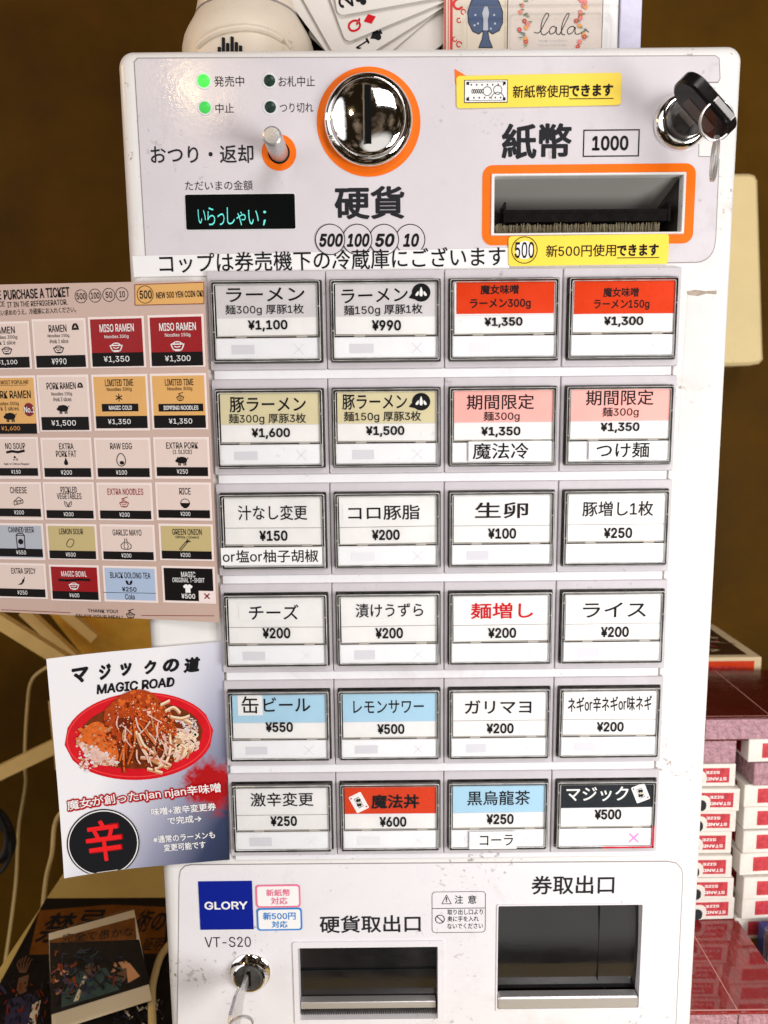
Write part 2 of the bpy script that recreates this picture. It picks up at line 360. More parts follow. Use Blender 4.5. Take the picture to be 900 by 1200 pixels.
m_resid = mat('residue', (0.74, 0.715, 0.69, 1), 0.6, mottle=0.06, mscale=160, specks=0.8, speck_color=(0.42, 0.36, 0.31, 1))
m_brown = mat('residue_brown', (0.40, 0.33, 0.26, 1), 0.7, mottle=0.4, mscale=300)

# ================================================================== THE TICKET MACHINE
BASE = Vector((-0.007, 0.15, -0.461))
TM = thing('ticket_machine', 'white countertop meal ticket vending machine with rows of clear labelled buttons and coin dome', 'ticket machine', BASE)
def part(mb, name, label=None, parent=None, sharp=35): return mb.build(name, parent or TM, BASE, label, sharp)
XL, XR = -0.1607, 0.1475
ZT = 0.1062
def cabinet():
    mb = MB(); cx, cy = (XL+XR)/2, (ZT + BASE.z)/2; Wd, H = XR-XL, ZT-BASE.z
    ring = lambda d, r: rrect(cx, cy, Wd-2*d, H-2*d, r, 8)
    rs = [(ring(0.004, 0.006), -0.303), (ring(0, 0.0075), -0.299)]
    for k in range(7):
        a = math.radians(90*k/6); R = 0.007
        rs.append((ring(R*(1-math.cos(a)), 0.0075-R*(1-math.cos(a))*0.6), -R*(1-math.sin(a))))
    # the flat front is left open where the bill slot, tray and chute cut in
    P = FRONT; n = len(rs[0][0]); mb.loft(P, rs, m_shell, True, False, True)
    # front wall with three rectangular holes: grid of panels
    R = 0.007; x0, x1, z0, z1 = XL+R, XR-R, BASE.z+R, ZT-R
    xs = sorted({x0, x1} | {h[0] for h in HOLES} | {h[1] for h in HOLES}); zs = sorted({z0, z1} | {h[2] for h in HOLES} | {h[3] for h in HOLES})
    corner = rs[-1][0]
    for i in range(len(xs)-1):
        for j in range(len(zs)-1):
            mxx, mzz = (xs[i]+xs[i+1])/2, (zs[j]+zs[j+1])/2
            if any(h[0] < mxx < h[1] and h[2] < mzz < h[3] for h in HOLES): continue
            mb.poly(P, [(xs[i], zs[j]), (xs[i+1], zs[j]), (xs[i+1], zs[j+1]), (xs[i], zs[j+1])], 0.0, m_shell)
    return part(mb, 'cabinet')
def hole(b):
    cx, cy, w_, h_ = FRONT.box(b); return (cx-w_/2, cx+w_/2, cy-h_/2, cy+h_/2)
H_BILL = hole((579, 206.5, 798.5, 273)); H_COIN = hole((350.5, 1109, 513, 1193)); H_TICK = hole((583, 1060.5, 750, 1181))
HOLES = [H_BILL, H_COIN, H_TICK]
cabinet()

# ---- decal panels: sheets let into the shell, with a fine dark seam round them
def sheet_with_holes(mb, outline, holes, w, m):
    bm = bmesh.new()
    def loop(pts):
        vs = [bm.verts.new((u, v, 0)) for u, v in pts]; return [bm.edges.new((vs[i], vs[(i+1) % len(vs)])) for i in range(len(vs))]
    es = loop(outline)
    for h in holes: es += loop([(h[0], h[2]), (h[1], h[2]), (h[1], h[3]), (h[0], h[3])])
    bmesh.ops.triangle_fill(bm, use_beauty=True, use_dissolve=False, edges=es)
    for f in bm.faces:
        f.normal_update()
        if f.normal.z < 0: f.normal_flip()
    bm.verts.index_update(); mb.add([FRONT.p(v.co.x, v.co.y, w) for v in bm.verts], [[v.index for v in f.verts] for f in bm.faces], m); bm.free()
U = FRONT.uv
def pxpts(pts, w=0.0): return [U(x, y, w) for x, y in pts]
def arc(cx, cy, r, a0, a1, n=6): return [(cx+r*math.cos(math.radians(a0+(a1-a0)*i/n)), cy+r*math.sin(math.radians(a0+(a1-a0)*i/n))) for i in range(n+1)]
# upper panel outline in photo pixels, clockwise on screen
up = [(158, 73), (162, 69)] + [(838, 66), (842, 69), (843, 92)] + [(841, 96), (820, 96.5)] + [(818, 184)] + [(838, 184.5), (842, 187)] + [(838, 280)] + arc(815, 285, 22, 10, 90, 5) + [(176, 316), (172, 312)]
po = pxpts(up)[::-1]
mb = MB(); sheet_with_holes(mb, inset(po, -0.0005), [H_BILL], 0.00012, m_seam); part(mb, 'panel_seam')
mb = MB(); sheet_with_holes(mb, po, [H_BILL], 0.00030, m_panel); part(mb, 'upper_panel')
lo = [(208, 1230), (210.5, 1028)] + [(212, 1020), (217, 1015), (224, 1013.5)] + [(782, 1009.5), (792, 1011.5), (798, 1018), (799.5, 1026)] + [(790, 1230)]
po = pxpts(lo)[::-1]
mb = MB(); sheet_with_holes(mb, inset(po, -0.0005), [H_COIN, H_TICK], 0.00012, m_seam); part(mb, 'panel_seam')
mb = MB(); sheet_with_holes(mb, po, [H_COIN, H_TICK], 0.00030, m_lower); part(mb, 'lower_panel')
PW = 0.00045                                     # print lies on the panels

# ---- lettering printed on the panels
def lettering(items, name='lettering', w=PW, m=m_ink, parent=None, label=None):
    mb = MB()
    for it in items:
        t, b = it[0], it[1]; bold = it[2] if len(it) > 2 else 0.0; ang = it[3] if len(it) > 3 else 0; sh = it[4] if len(it) > 4 else 0
        mb.text(FRONT, t, b, w, m, bold, ang, sh)
    return part(mb, name, label, parent)
lettering([('発売中', (251, 89, 286, 101.5)), ('中止', (252.5, 121, 274, 132.5)), ('お札中止', (326.5, 89, 369, 101.5)), ('つり切れ', (328, 120.5, 367, 132)),
           ('おつり・返却', (176.5, 170, 297, 191.5), 0.020), ('ただいまの金額', (217, 211.5, 296, 223))], 'indicator_lettering', m=m_inkg)
lettering([('硬貨', (392, 218, 474, 257), 0.042)], 'coin_lettering', m=m_inkg); lettering([('紙幣', (588, 144.5, 670, 186.5), 0.044)], 'bill_lettering', m=m_inkg)
lettering([('1000', (694, 159, 736.5, 176.5), 0.026)], 'banknote_lettering')
mb = MB(); cx, cy, w_, h_ = FRONT.box((683, 152, 749, 184)); t = 0.0006
mb.loft(FRONT, [(rect4(cx, cy, w_, h_), PW), (rect4(cx, cy, w_-2*t, h_-2*t), PW)], m_ink); part(mb, 'banknote_box')
# coin value circles
mb = MB()
for k, (x, tx, hw) in enumerate(((480.7, '10', 9.5), (450, '50', 11.5), (418.7, '100', 13.5), (387, '500', 14))):
    c = U(x, 281); r = 0.0076; w = PW + 0.00012*k
    mb.disc(FRONT, c, r, w, m_panel, 48); mb.ring(FRONT, c, r-0.00045, r, w+0.00005, m_ink, 48)
    mb.text(FRONT, tx, (x-hw+1, 273.5, x+hw+1, 289.5), w+0.00006, m_ink, 0.036, 0, 0.22)
part(mb, 'coin_value_mark')

# ---- indicator lamps
for (x, y, r, mm) in ((239, 95.3, 0.0031, m_ledon), (240.5, 126.5, 0.0028, m_ledmid), (316, 95, 0.0028, m_ledoff), (317, 126, 0.0028, m_ledoff)):
    mb = MB(); c = U(x, y); mb.lathe(FRONT, c, [(r+0.0009, 0.0003), (r+0.0008, 0.0006), (r, 0.0006)], m_ledrim, 32, False)
    mb.lathe(FRONT, c, [(r, 0.0006), (r*0.93, 0.0010), (r*0.6, 0.0014), (r*0.2, 0.0015)], mm, 32)
    part(mb, 'indicator_lamp', 'lit green lamp' if mm in (m_ledon, m_ledmid) else 'unlit dark lamp')

# ---- change lever
c = U(327, 179); mb = MB()
mb.ring(FRONT, c, 0.0054, 0.0086, PW, m_orange, 48); mb.disc(FRONT, c, 0.0054, PW, m_slot, 32)
lv = part(mb, 'change_lever')
mb = MB(); mb.lathe(FRONT, c, [(0.0046, 0.0003), (0.0046, 0.0235), (0.0043, 0.0248), (0.0036, 0.0254), (0.0015, 0.0256)], m_steel, 40); part(mb, 'pin', None, lv)

# ---- amount display
mb = MB(); cx, cy, w_, h_ = FRONT.box((218, 228, 346, 269)); o_ = rrect(cx, cy, w_, h_, 0.0008, 3)
mb.slab(FRONT, rrect(cx, cy, w_+0.0009, h_+0.0009, 0.001, 3), 0.0003, 0.0005, m_ledrim); mb.slab(FRONT, o_, 0.0005, 0.0007, m_screen)
dsp = part(mb, 'amount_display')
mb = MB()
for t, b in (('い', (232, 245.5, 241, 262)), ('ら', (243, 243, 252, 264)), ('っ', (255, 250, 263, 264)), ('し', (266, 243, 275, 263)), ('ゃ', (277, 248, 288, 264)), ('い', (291, 246, 303, 263)), (';', (308, 247, 312, 264))):
    mb.text(FRONT, t, b, 0.00085, m_vfd, -0.006)
part(mb, 'lit_characters', None, dsp)

# ---- coin entry dome
c = U(432, 143.5); mb = MB(); mb.ring(FRONT, c, 0.0195, 0.0256, PW, m_orange, 72)
cd = part(mb, 'coin_entry')
mb = MB(); mb.lathe(FRONT, c, [(0.0217, 0.0003), (0.0217, 0.0040), (0.0212, 0.0050), (0.0195, 0.0064), (0.0188, 0.0067), (0.01845, 0.0063)], m_chrome, 96, False)
part(mb, 'chrome_collar', None, cd)
mb = MB(); mb.lathe(FRONT, c, [(0.01845, 0.0050), (0.0184, 0.0066), (0.0182, 0.0070)] + [(0.0182*math.cos(a), 0.0070 + 0.0042*math.sin(a)) for a in [math.radians(9*k) for k in range(1, 10)]] + [(0.0002, 0.0112)], m_chrome, 96)
part(mb, 'chrome_dome', None, cd)
mb = MB(); mb.slab(FRONT, rect4(c[0]-0.0001, c[1], 0.0030, 0.0262), 0.0074, 0.01145, m_slot)
mb.slab(FRONT, rect4(c[0]-0.0020, c[1], 0.0009, 0.0266), 0.0072, 0.01150, m_dsteel, 0.0002); part(mb, 'coin_slot', None, cd)

# ---- bill slot: orange surround, white lip, recess with guide and brush
cx, cy, w_, h_ = FRONT.box((565, 193, 813.5, 287)); ix, iy, iw, ih = FRONT.box((575, 203, 802.5, 276))
def rr_loft(mb, a, b, w, m): mb.loft(FRONT, [(a, w), (b, w)], m)
mb = MB(); rr_loft(mb, rrect(cx, cy, w_, h_, 0.0052), rrect(ix, iy, iw, ih, 0.0006), PW, m_orange); bs = part(mb, 'bill_slot')
hx, hz = (H_BILL[0]+H_BILL[1])/2, (H_BILL[2]+H_BILL[3])/2; hw, hh = H_BILL[1]-H_BILL[0], H_BILL[3]-H_BILL[2]
mb = MB(); mb.loft(FRONT, [(rrect(ix, iy, iw, ih, 0.0006), 0.0003), (rrect(ix, iy, iw-0.0006, ih-0.0006, 0.0006), 0.0013), (rrect(hx, hz, hw+0.0006, hh+0.0006, 0.0005), 0.0013), (rrect(hx, hz, hw, hh, 0.0004), 0.0009), (rrect(hx, hz, hw, hh, 0.0004), -0.004)], m_shell); part(mb, 'slot_lip', None, bs)
mb = MB(); d = 0.032
def W3(x, w, z): return FRONT.p(x, z, w)
x0, x1, z0, z1 = H_BILL
zb0, zb1 = z0 + 0.007, z1 - 0.004               # the back wall leans and narrows
mb.add([W3(x0, -0.004, z1), W3(x1, -0.004, z1), W3(x1-0.010, -d, zb0), W3(x0+0.004, -d, zb0)], [[0, 3, 2, 1]], m_slotin)      # sloping rear
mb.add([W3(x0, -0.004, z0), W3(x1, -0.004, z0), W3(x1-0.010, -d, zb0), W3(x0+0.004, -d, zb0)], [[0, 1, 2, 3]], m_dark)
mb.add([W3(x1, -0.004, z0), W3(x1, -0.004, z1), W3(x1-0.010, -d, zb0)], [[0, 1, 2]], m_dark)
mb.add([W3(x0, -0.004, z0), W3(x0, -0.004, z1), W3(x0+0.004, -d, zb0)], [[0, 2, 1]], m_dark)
part(mb, 'slot_recess', None, bs)
mb = MB(); bx0, bx1 = x0+0.0055, x1-0.0048
mb.cube((bx0, 0.0050, z0+0.0060), (bx1, 0.020, z0+0.0105), m_black, 0.0004); mb.cube((bx0-0.0004, 0.0046, z0+0.0100), (bx1, 0.021, z0+0.0118), m_black, 0.0004)
mb.cube((x0, 0.010, z0+0.004), (bx0, 0.020, z0+0.0118), m_black, 0.0004)
for xx in (bx0-0.0003, bx1-0.0010): mb.cube((xx, 0.0042, z0+0.0055), (xx+0.0011, 0.020, z0+0.0155), m_black, 0.0003)
part(mb, 'bill_guide', None, bs)
mb = MB()
for i in range(150):
    u = x0+0.0015 + (x1-x0-0.011)*(i+random.random())/150; h = 0.0048 + 0.0010*random.random() - 0.0006*abs(math.sin(i*0.11)); dx = (random.random()-0.5)*0.0012
    y = 0.0055+random.random()*0.0025
    mb.add([(u-0.0003, y, z0+0.0001), (u+0.0003, y, z0+0.0001), (u+dx+0.00025, y-0.0005, z0+h), (u+dx-0.00025, y-0.0005, z0+h)], [[0, 1, 2, 3]], m_brush)
mb.cube((x0+0.001, 0.0082, z0+0.0001), (x1-0.009, 0.010, z0+0.0050), m_brush); part(mb, 'bristle_strip', None, bs)

# ---- yellow stickers and orange pointer
def sticker(name, b, ang, r, w, m, parent=None, label=None, edge=None):
    cx, cy, w_, h_ = FRONT.box(b, w); P = Plane(FRONT.p(cx, cy, 0), (math.cos(math.radians(ang)), 0, math.sin(math.radians(ang))), (0, 0, 1))
    mb = MB()
    if edge: mb.slab(P, rrect(0, 0, w_, h_, r), w-0.0002, w-0.00005, edge); mb.slab(P, rrect(0, 0, w_-0.0019, h_-0.0019, r*0.75), w-0.0001, w, m)
    else: mb.slab(P, rrect(0, 0, w_, h_, r), w-0.0003, w, m)
    return P, mb
mb = MB(); mb.quad_px(FRONT, [(532.5, 80.5), (547, 89), (547, 96), (533.5, 99)], PW, m_orange); part(mb, 'orange_pointer')
P, mb = sticker('', (535, 87, 728, 125), 0.6, 0.0016, 0.0009, m_yellow)
st = part(mb, 'sticker', 'yellow sticker announcing new banknotes accepted')
mb = MB(); w = 0.00105
mb.text(FRONT, '新紙幣使用', (601, 99.5, 666.5, 114.5), w, m_ink, 0.016, 0.6); mb.text(FRONT, 'できます', (667, 98.5, 718.5, 113), w, m_ink, 0.062, 0.6)
mb.rbox(FRONT, (667, 115, 719, 116), w, m_ink)
bx = FRONT.box((544, 93.5, 595, 120.5), w); mb.rect(FRONT, bx[0], bx[1], bx[2], bx[3], w, m_ink); mb.rect(FRONT, bx[0], bx[1], bx[2]-0.0007, bx[3]-0.0007, w+0.0001, m_inkw)
def bxy(fx, fy): return (bx[0] + (fx-0.5)*bx[2], bx[1] + (0.5-fy)*bx[3])
for (fx, fy, r) in ((0.53, 0.5, 0.0022), (0.77, 0.45, 0.0022)):
    mb.ring(FRONT, bxy(fx, fy), r-0.0003, r, w+0.0002, m_ink, 24)
mb.ring(FRONT, bxy(0.77, 0.85), 0.0030, 0.0033, w+0.0002, m_ink, 18, a0=0, a1=180)
for k in range(6): mb.ring(FRONT, bxy(0.19+0.045*k, 0.5), 0.00025, 0.0005, w+0.0002, m_ink, 10, 0.0007, 0.0011)
for k in range(2):
    for yy in (0.1, 0.9): mb.line(FRONT, [bxy(0.05, yy), bxy(0.95, yy)], 0.0002, w+0.0002, m_ink)
for fx in (0.08, 0.92):
    for fy in (0.16, 0.84): mb.rect(FRONT, *bxy(fx, fy), 0.0013, 0.0013, w+0.0002, m_ink)
for k in range(14): mb.rect(FRONT, *bxy(0.1+0.8*k/13, 0.22 if k % 2 else 0.78), 0.0006, 0.0008, w+0.0002, m_inkg)
part(mb, 'sticker_print', None, st)
P, mb = sticker('', (596, 275.5, 783.5, 310.5), 0.3, 0.0016, 0.0011, m_yellow)
st = part(mb, 'sticker', 'yellow sticker announcing new 500 yen coin accepted')
mb = MB(); w = 0.00125; c = U(614.7, 293, w)
mb.disc(FRONT, c, 0.0044, w, m_inkw, 40); mb.ring(FRONT, c, 0.0062, 0.0066, w, m_ink, 48)
mb.text(FRONT, '500', (603.5, 283.5, 626, 302.5), w+0.0001, m_ink, 0.010)
mb.text(FRONT, '新500円使用', (640, 286.5, 722, 301), w, m_ink, 0.014, 0.4); mb.text(FRONT, 'できます', (723, 286, 772, 300), w, m_ink, 0.062, 0.4)
mb.rbox(FRONT, (723, 301.5, 772.5, 302.5), w, m_ink); part(mb, 'sticker_print', None, st)

# ---- white notice tape
mb = MB(); mb.quad_px(FRONT, [(155, 300), (597, 290.5), (597, 317.5), (157, 324.5)], 0.00062, m_tape); tp = part(mb, 'notice_tape', 'white tape strip with handwritten style cup notice')
mb = MB()
P = Plane(FRONT.p(*U(389.5, 304.5), 0), (math.cos(math.radians(0.65)), 0, math.sin(math.radians(0.65))), (0, 0, 1))
a, b2 = P.uv(187, 307), P.uv(592, 302.5); hh = FRONT.box((380, 292.5, 400, 316.5))[3]
mb.text_uv(P, 'コップは券売機下の冷蔵庫にございます', (a[0]+b2[0])/2, (a[1]+b2[1])/2, b2[0]-a[0], hh, 0.00075, m_ink, 0.016); part(mb, 'notice_lettering', None, tp)

# ---- old glue patch on the right margin
mb = MB(); mb.quad_px(FRONT, [(806, 343), (839, 341), (826, 570), (790, 571)], 0.00008, m_resid)
mb.quad_px(FRONT, [(805, 341.5), (815, 339.5), (826, 341), (840, 340.5), (839.5, 345), (828, 344), (818, 347), (806, 345.5)], 0.00016, m_brown); part(mb, 'glue_residue')

# ---- button rows
CP, RP, BH, BG = 0.060, 0.053833, 0.049211, 0.0
def cell(i, j):                                 # centre of the cell on the bezel plane
    return ((j - 1.5)*CP, -i*RP - BH/2)
BW = 0.0030
mb = MB(); mb.rect(FRONT, 0, -(5*RP+BH)/2, 4*CP-0.003, 5*RP+BH-0.002, 0.0004, m_seam); part(mb, 'backing_board')
for i in range(6):
    zz = -i*RP - BH - (RP-BH)/2
    if i < 5:
        mb = MB(); mb.slab(FRONT, rect4(-0.0008, zz, 4*CP-0.0045, 0.0052), 0.0004, 0.0020, m_strip, 0.0005); part(mb, 'row_spacer')
    else:
        mb = MB(); mb.slab(FRONT, rect4(0.0002, zz+0.0007, 4*CP-0.004, 0.0036), 0.0004, 0.0020, m_strip, 0.0005); part(mb, 'row_spacer')

def icon_ghost(mb, x, y, s, w, m, hole_m):      # round black mark with a pointed left tail and three pale strokes
    mb.disc(FRONT, (x, y), s, w, m, 30, s*0.95)
    mb.poly(FRONT, [(x-s*1.35, y-s*0.55), (x-s*0.3, y-s*0.8), (x-s*0.6, y+s*0.4)], w+0.00002, m)
    for dx, sx, sy, dy in ((0.0, 0.15, 0.50, 0.08), (-0.40, 0.13, 0.26, -0.10), (0.40, 0.13, 0.26, -0.10)):
        mb.poly(FRONT, [(x+s*(dx+sx*math.cos(t)*(1.15-0.55*math.sin(t))+dx*0.25*-math.sin(t)), y+s*(dy+sy*math.sin(t))) for t in [2*math.pi*k/14 for k in range(14)]], w+0.00012, hole_m)
def icon_card(mb, b, ang, w):
    cx, cy, w_, h_ = FRONT.box(b, w); P = Plane(FRONT.p(cx, cy, 0), (math.cos(math.radians(ang)), 0, math.sin(math.radians(ang))), (0, 0, 1))
    mb.poly(P, rrect(0, 0, w_, h_, 0.0006, 3), w, m_inkw); k = w+0.0001
    mb.ring(P, (0, 0), w_*0.24, w_*0.27, k, m_ink, 4, h_*0.36, h_*0.4, a0=45, a1=405)
    mb.disc(P, (0, h_*0.13), w_*0.13, k, m_ink, 12); mb.disc(P, (0, -h_*0.13), w_*0.13, k, m_ink, 12); mb.line(P, [(-w_*0.2, -h_*0.16), (w_*0.2, h_*0.16)], 0.0012, k+0.00003, m_cblack)
    mb.disc(P, (0.0, 0.0), w_*0.09, k+0.00006, m_cbeige, 10); mb.disc(P, (-w_*0.36, h_*0.38), 0.0005, k, m_inkr, 8); mb.disc(P, (w_*0.36, -h_*0.38), 0.0005, k, m_inkr, 8)

B = {}
def price(t, b): return ('t', t, b, m_ink, 0.026)
# (top band material, prints, label)
B[0,0] = (m_cgrey, [('t','ラーメン',(265,337,357,353.5),m_ink,0.006),('t','麺300g 厚豚1枚',(264,356.7,356,369.5),m_ink,0.0),price('¥1,100',(290.7,375,337,388.5))], 'grey ramen 300 g button at 1,100 yen')
B[0,1] = (m_cgrey, [('t','ラーメン',(400,338,478,354.5),m_ink,0.006,1.2),('g',493.5,342.8,0.0047),('t','麺150g 厚豚1枚',(403,356.7,495,370),m_ink,0.0,0.8),price('¥990',(436,375,470,387.5))], 'grey ramen 150 g button at 990 yen with black emblem')
B[0,2] = (None, [('r',(535,328.5,649.5,367.5),m_cred),('r',(535,329,549,367.2),m_cred),('t','魔女味噌',(563,333.5,608,344.8),m_ink,0.022),('t','ラーメン300g',(551,350,622,362.5),m_ink,0.018),price('¥1,350',(568,371.7,612.5,384))], 'red labelled miso ramen 300 g button at 1,350 yen')
B[0,3] = (None, [('r',(673,327,791,367.5),m_cred),('t','魔女味噌',(707,336.7,748.5,348),m_ink,0.022),('t','ラーメン150g',(696,351,761,363.3),m_ink,0.018),price('¥1,300',(708,370.7,754,383.3))], 'red labelled miso ramen 150 g button at 1,300 yen')
B[1,0] = (m_cbeige, [('t','豚ラーメン',(269,465,358.5,483),m_ink,0.008),('t','麺300g 厚豚3枚',(268,484.5,358.5,497.5),m_ink,0.0),price('¥1,600',(295,501.7,340,514.5))], 'beige pork ramen 300 g button at 1,600 yen')
B[1,1] = (m_cbeige, [('t','豚ラーメン',(401,462,477,480),m_ink,0.008),('g',493.5,470.7,0.0047),('t','麺150g 厚豚3枚',(403,482,493.5,495),m_ink,0.0),price('¥1,500',(429,499.3,474,512))], 'beige pork ramen 150 g button at 1,500 yen with black emblem')
B[1,2] = (m_cpink, [('t','期間限定',(547,462,626,480),m_ink,0.0),('t','麺300g',(566.7,482,609,494.5),m_ink,0.0),price('¥1,350',(564,500,610,512.5)),('s',(549,517,646,540.5)),('t2','魔法冷',(554,519,619.5,538),m_ink,0.006)], 'pink limited time cold noodle button')
B[1,3] = (m_cpink, [('t','期間限定',(686.7,457,766,475),m_ink,0.0),('t','麺300g',(706,477,748.5,489.5),m_ink,0.0),price('¥1,350',(704,495,749.5,507.5)),('s',(690,517,777,538.5)),('t2','つけ麺',(699,518.3,761,536.5),m_ink,0.006)], 'pink limited time dipping noodle button')
B[2,0] = (m_card, [('t','汁なし変更',(279,592,360,609.5),m_ink,0.0),price('¥150',(304,621.7,337,634)),('s',(259,641.7,377.5,662)),('t2','or塩or柚子胡椒',(261,644.3,373,659.3),m_ink,0.003)], 'soupless change button with wide white strip below')
B[2,1] = (m_card, [('p',(401.7,590.3,496.7,610.3)),('t','コロ豚脂',(408,592,492,609.3),m_ink,0.008),price('¥200',(436,620.7,468.5,633))], 'pork fat button with pasted white strip')
B[2,2] = (m_card, [('t','生卵',(556.7,588.5,619,607.5),m_ink,0.006),price('¥100',(572,619,605,631.5))], 'raw egg button')
B[2,3] = (m_card, [('t','豚増し1枚',(682.7,587.3,765.7,605),m_ink,0.0),price('¥250',(707.7,618.3,741,630.8))], 'extra pork button')
B[3,0] = (m_card, [('p',(280,707,360,727)),('t','チーズ',(291.7,708.5,350,726.3),m_ink,0.006),price('¥200',(307.7,735.7,340.3,748.3))], 'cheese button with pasted white strip')
B[3,1] = (m_card, [('t','漬けうずら',(416.7,707,496,723.3),m_ink,0.0),price('¥200',(440,735.7,472.3,748.3))], 'pickled quail egg button')
B[3,2] = (m_card, [('t','麺増し',(551.7,706.3,625,725),m_inkr,0.01),price('¥200',(572,735.7,605,747.8))], 'extra noodles button with red lettering')
B[3,3] = (m_card, [('t','ライス',(683.3,706,757.3,723.5),m_ink,0.0),price('¥200',(704.3,734.3,737,746.8))], 'rice button')
B[4,0] = (m_cblue, [('p',(278.6,813.6,307.6,838.5)),('t','缶',(283,816,303,836),m_ink,0.0),('t','ビール',(309,817.3,363.6,834),m_ink,0.0),price('¥550',(311.3,846.3,343.3,858))], 'pale blue canned beer button')
B[4,1] = (m_cblue, [('t','レモンサワー',(414,820.5,496.7,836),m_ink,0.0),price('¥500',(442.3,848.5,474,860.3))], 'pale blue lemon sour button')
B[4,2] = (m_card, [('t','ガリマヨ',(544.8,820.3,622.8,836.4),m_ink,0.006),price('¥200',(570.3,847.7,602,859.6))], 'garlic mayo button')
B[4,3] = (m_card, [('t','ネギor辛ネギor味ネギ',(665.7,816,764,833.8),m_ink,0.004,0.8),price('¥200',(699.5,846,731,857.5))], 'green onion button')
B[5,0] = (m_card, [('t','激辛変更',(293.6,928.7,367.3,945),m_ink,0.0),price('¥250',(317,956.4,348,968.2))], 'extra spicy button')
B[5,1] = (m_cred, [('c',(412.5,930,428.5,951),27),('t','魔法丼',(435,931,491.3,947.6),m_ink,0.03),price('¥600',(445,957.3,476.3,969))], 'red magic bowl button with playing card picture')
B[5,2] = (m_cblue, [('t','黒烏龍茶',(547.7,926.6,621.2,943.6),m_ink,0.003),price('¥250',(570.3,954,602,966)),('s',(550,974.5,605.5,995)),('t2','コーラ',(562.3,978.5,601.3,991),m_inkg,-0.003)], 'blue oolong tea button with white cola strip')
B[5,3] = (m_cblack, [('t','マジック',(663.7,922,736.5,939),m_inkw,0.012),('c',(742.5,919.5,759,939.5),22),price('¥500',(697,948.5,728.2,960.5))], 'black magic button with pink cross and playing card picture')
m_redglow = mat('red_glow_colour', S(200, 20, 50), 0.2)  # lamp's red glow on the cover edges, put in as coloured strips
m_cross_red = mat('cross_lit', S(235, 140, 190), 0.4, emit=S(240, 120, 180), estr=0.25)

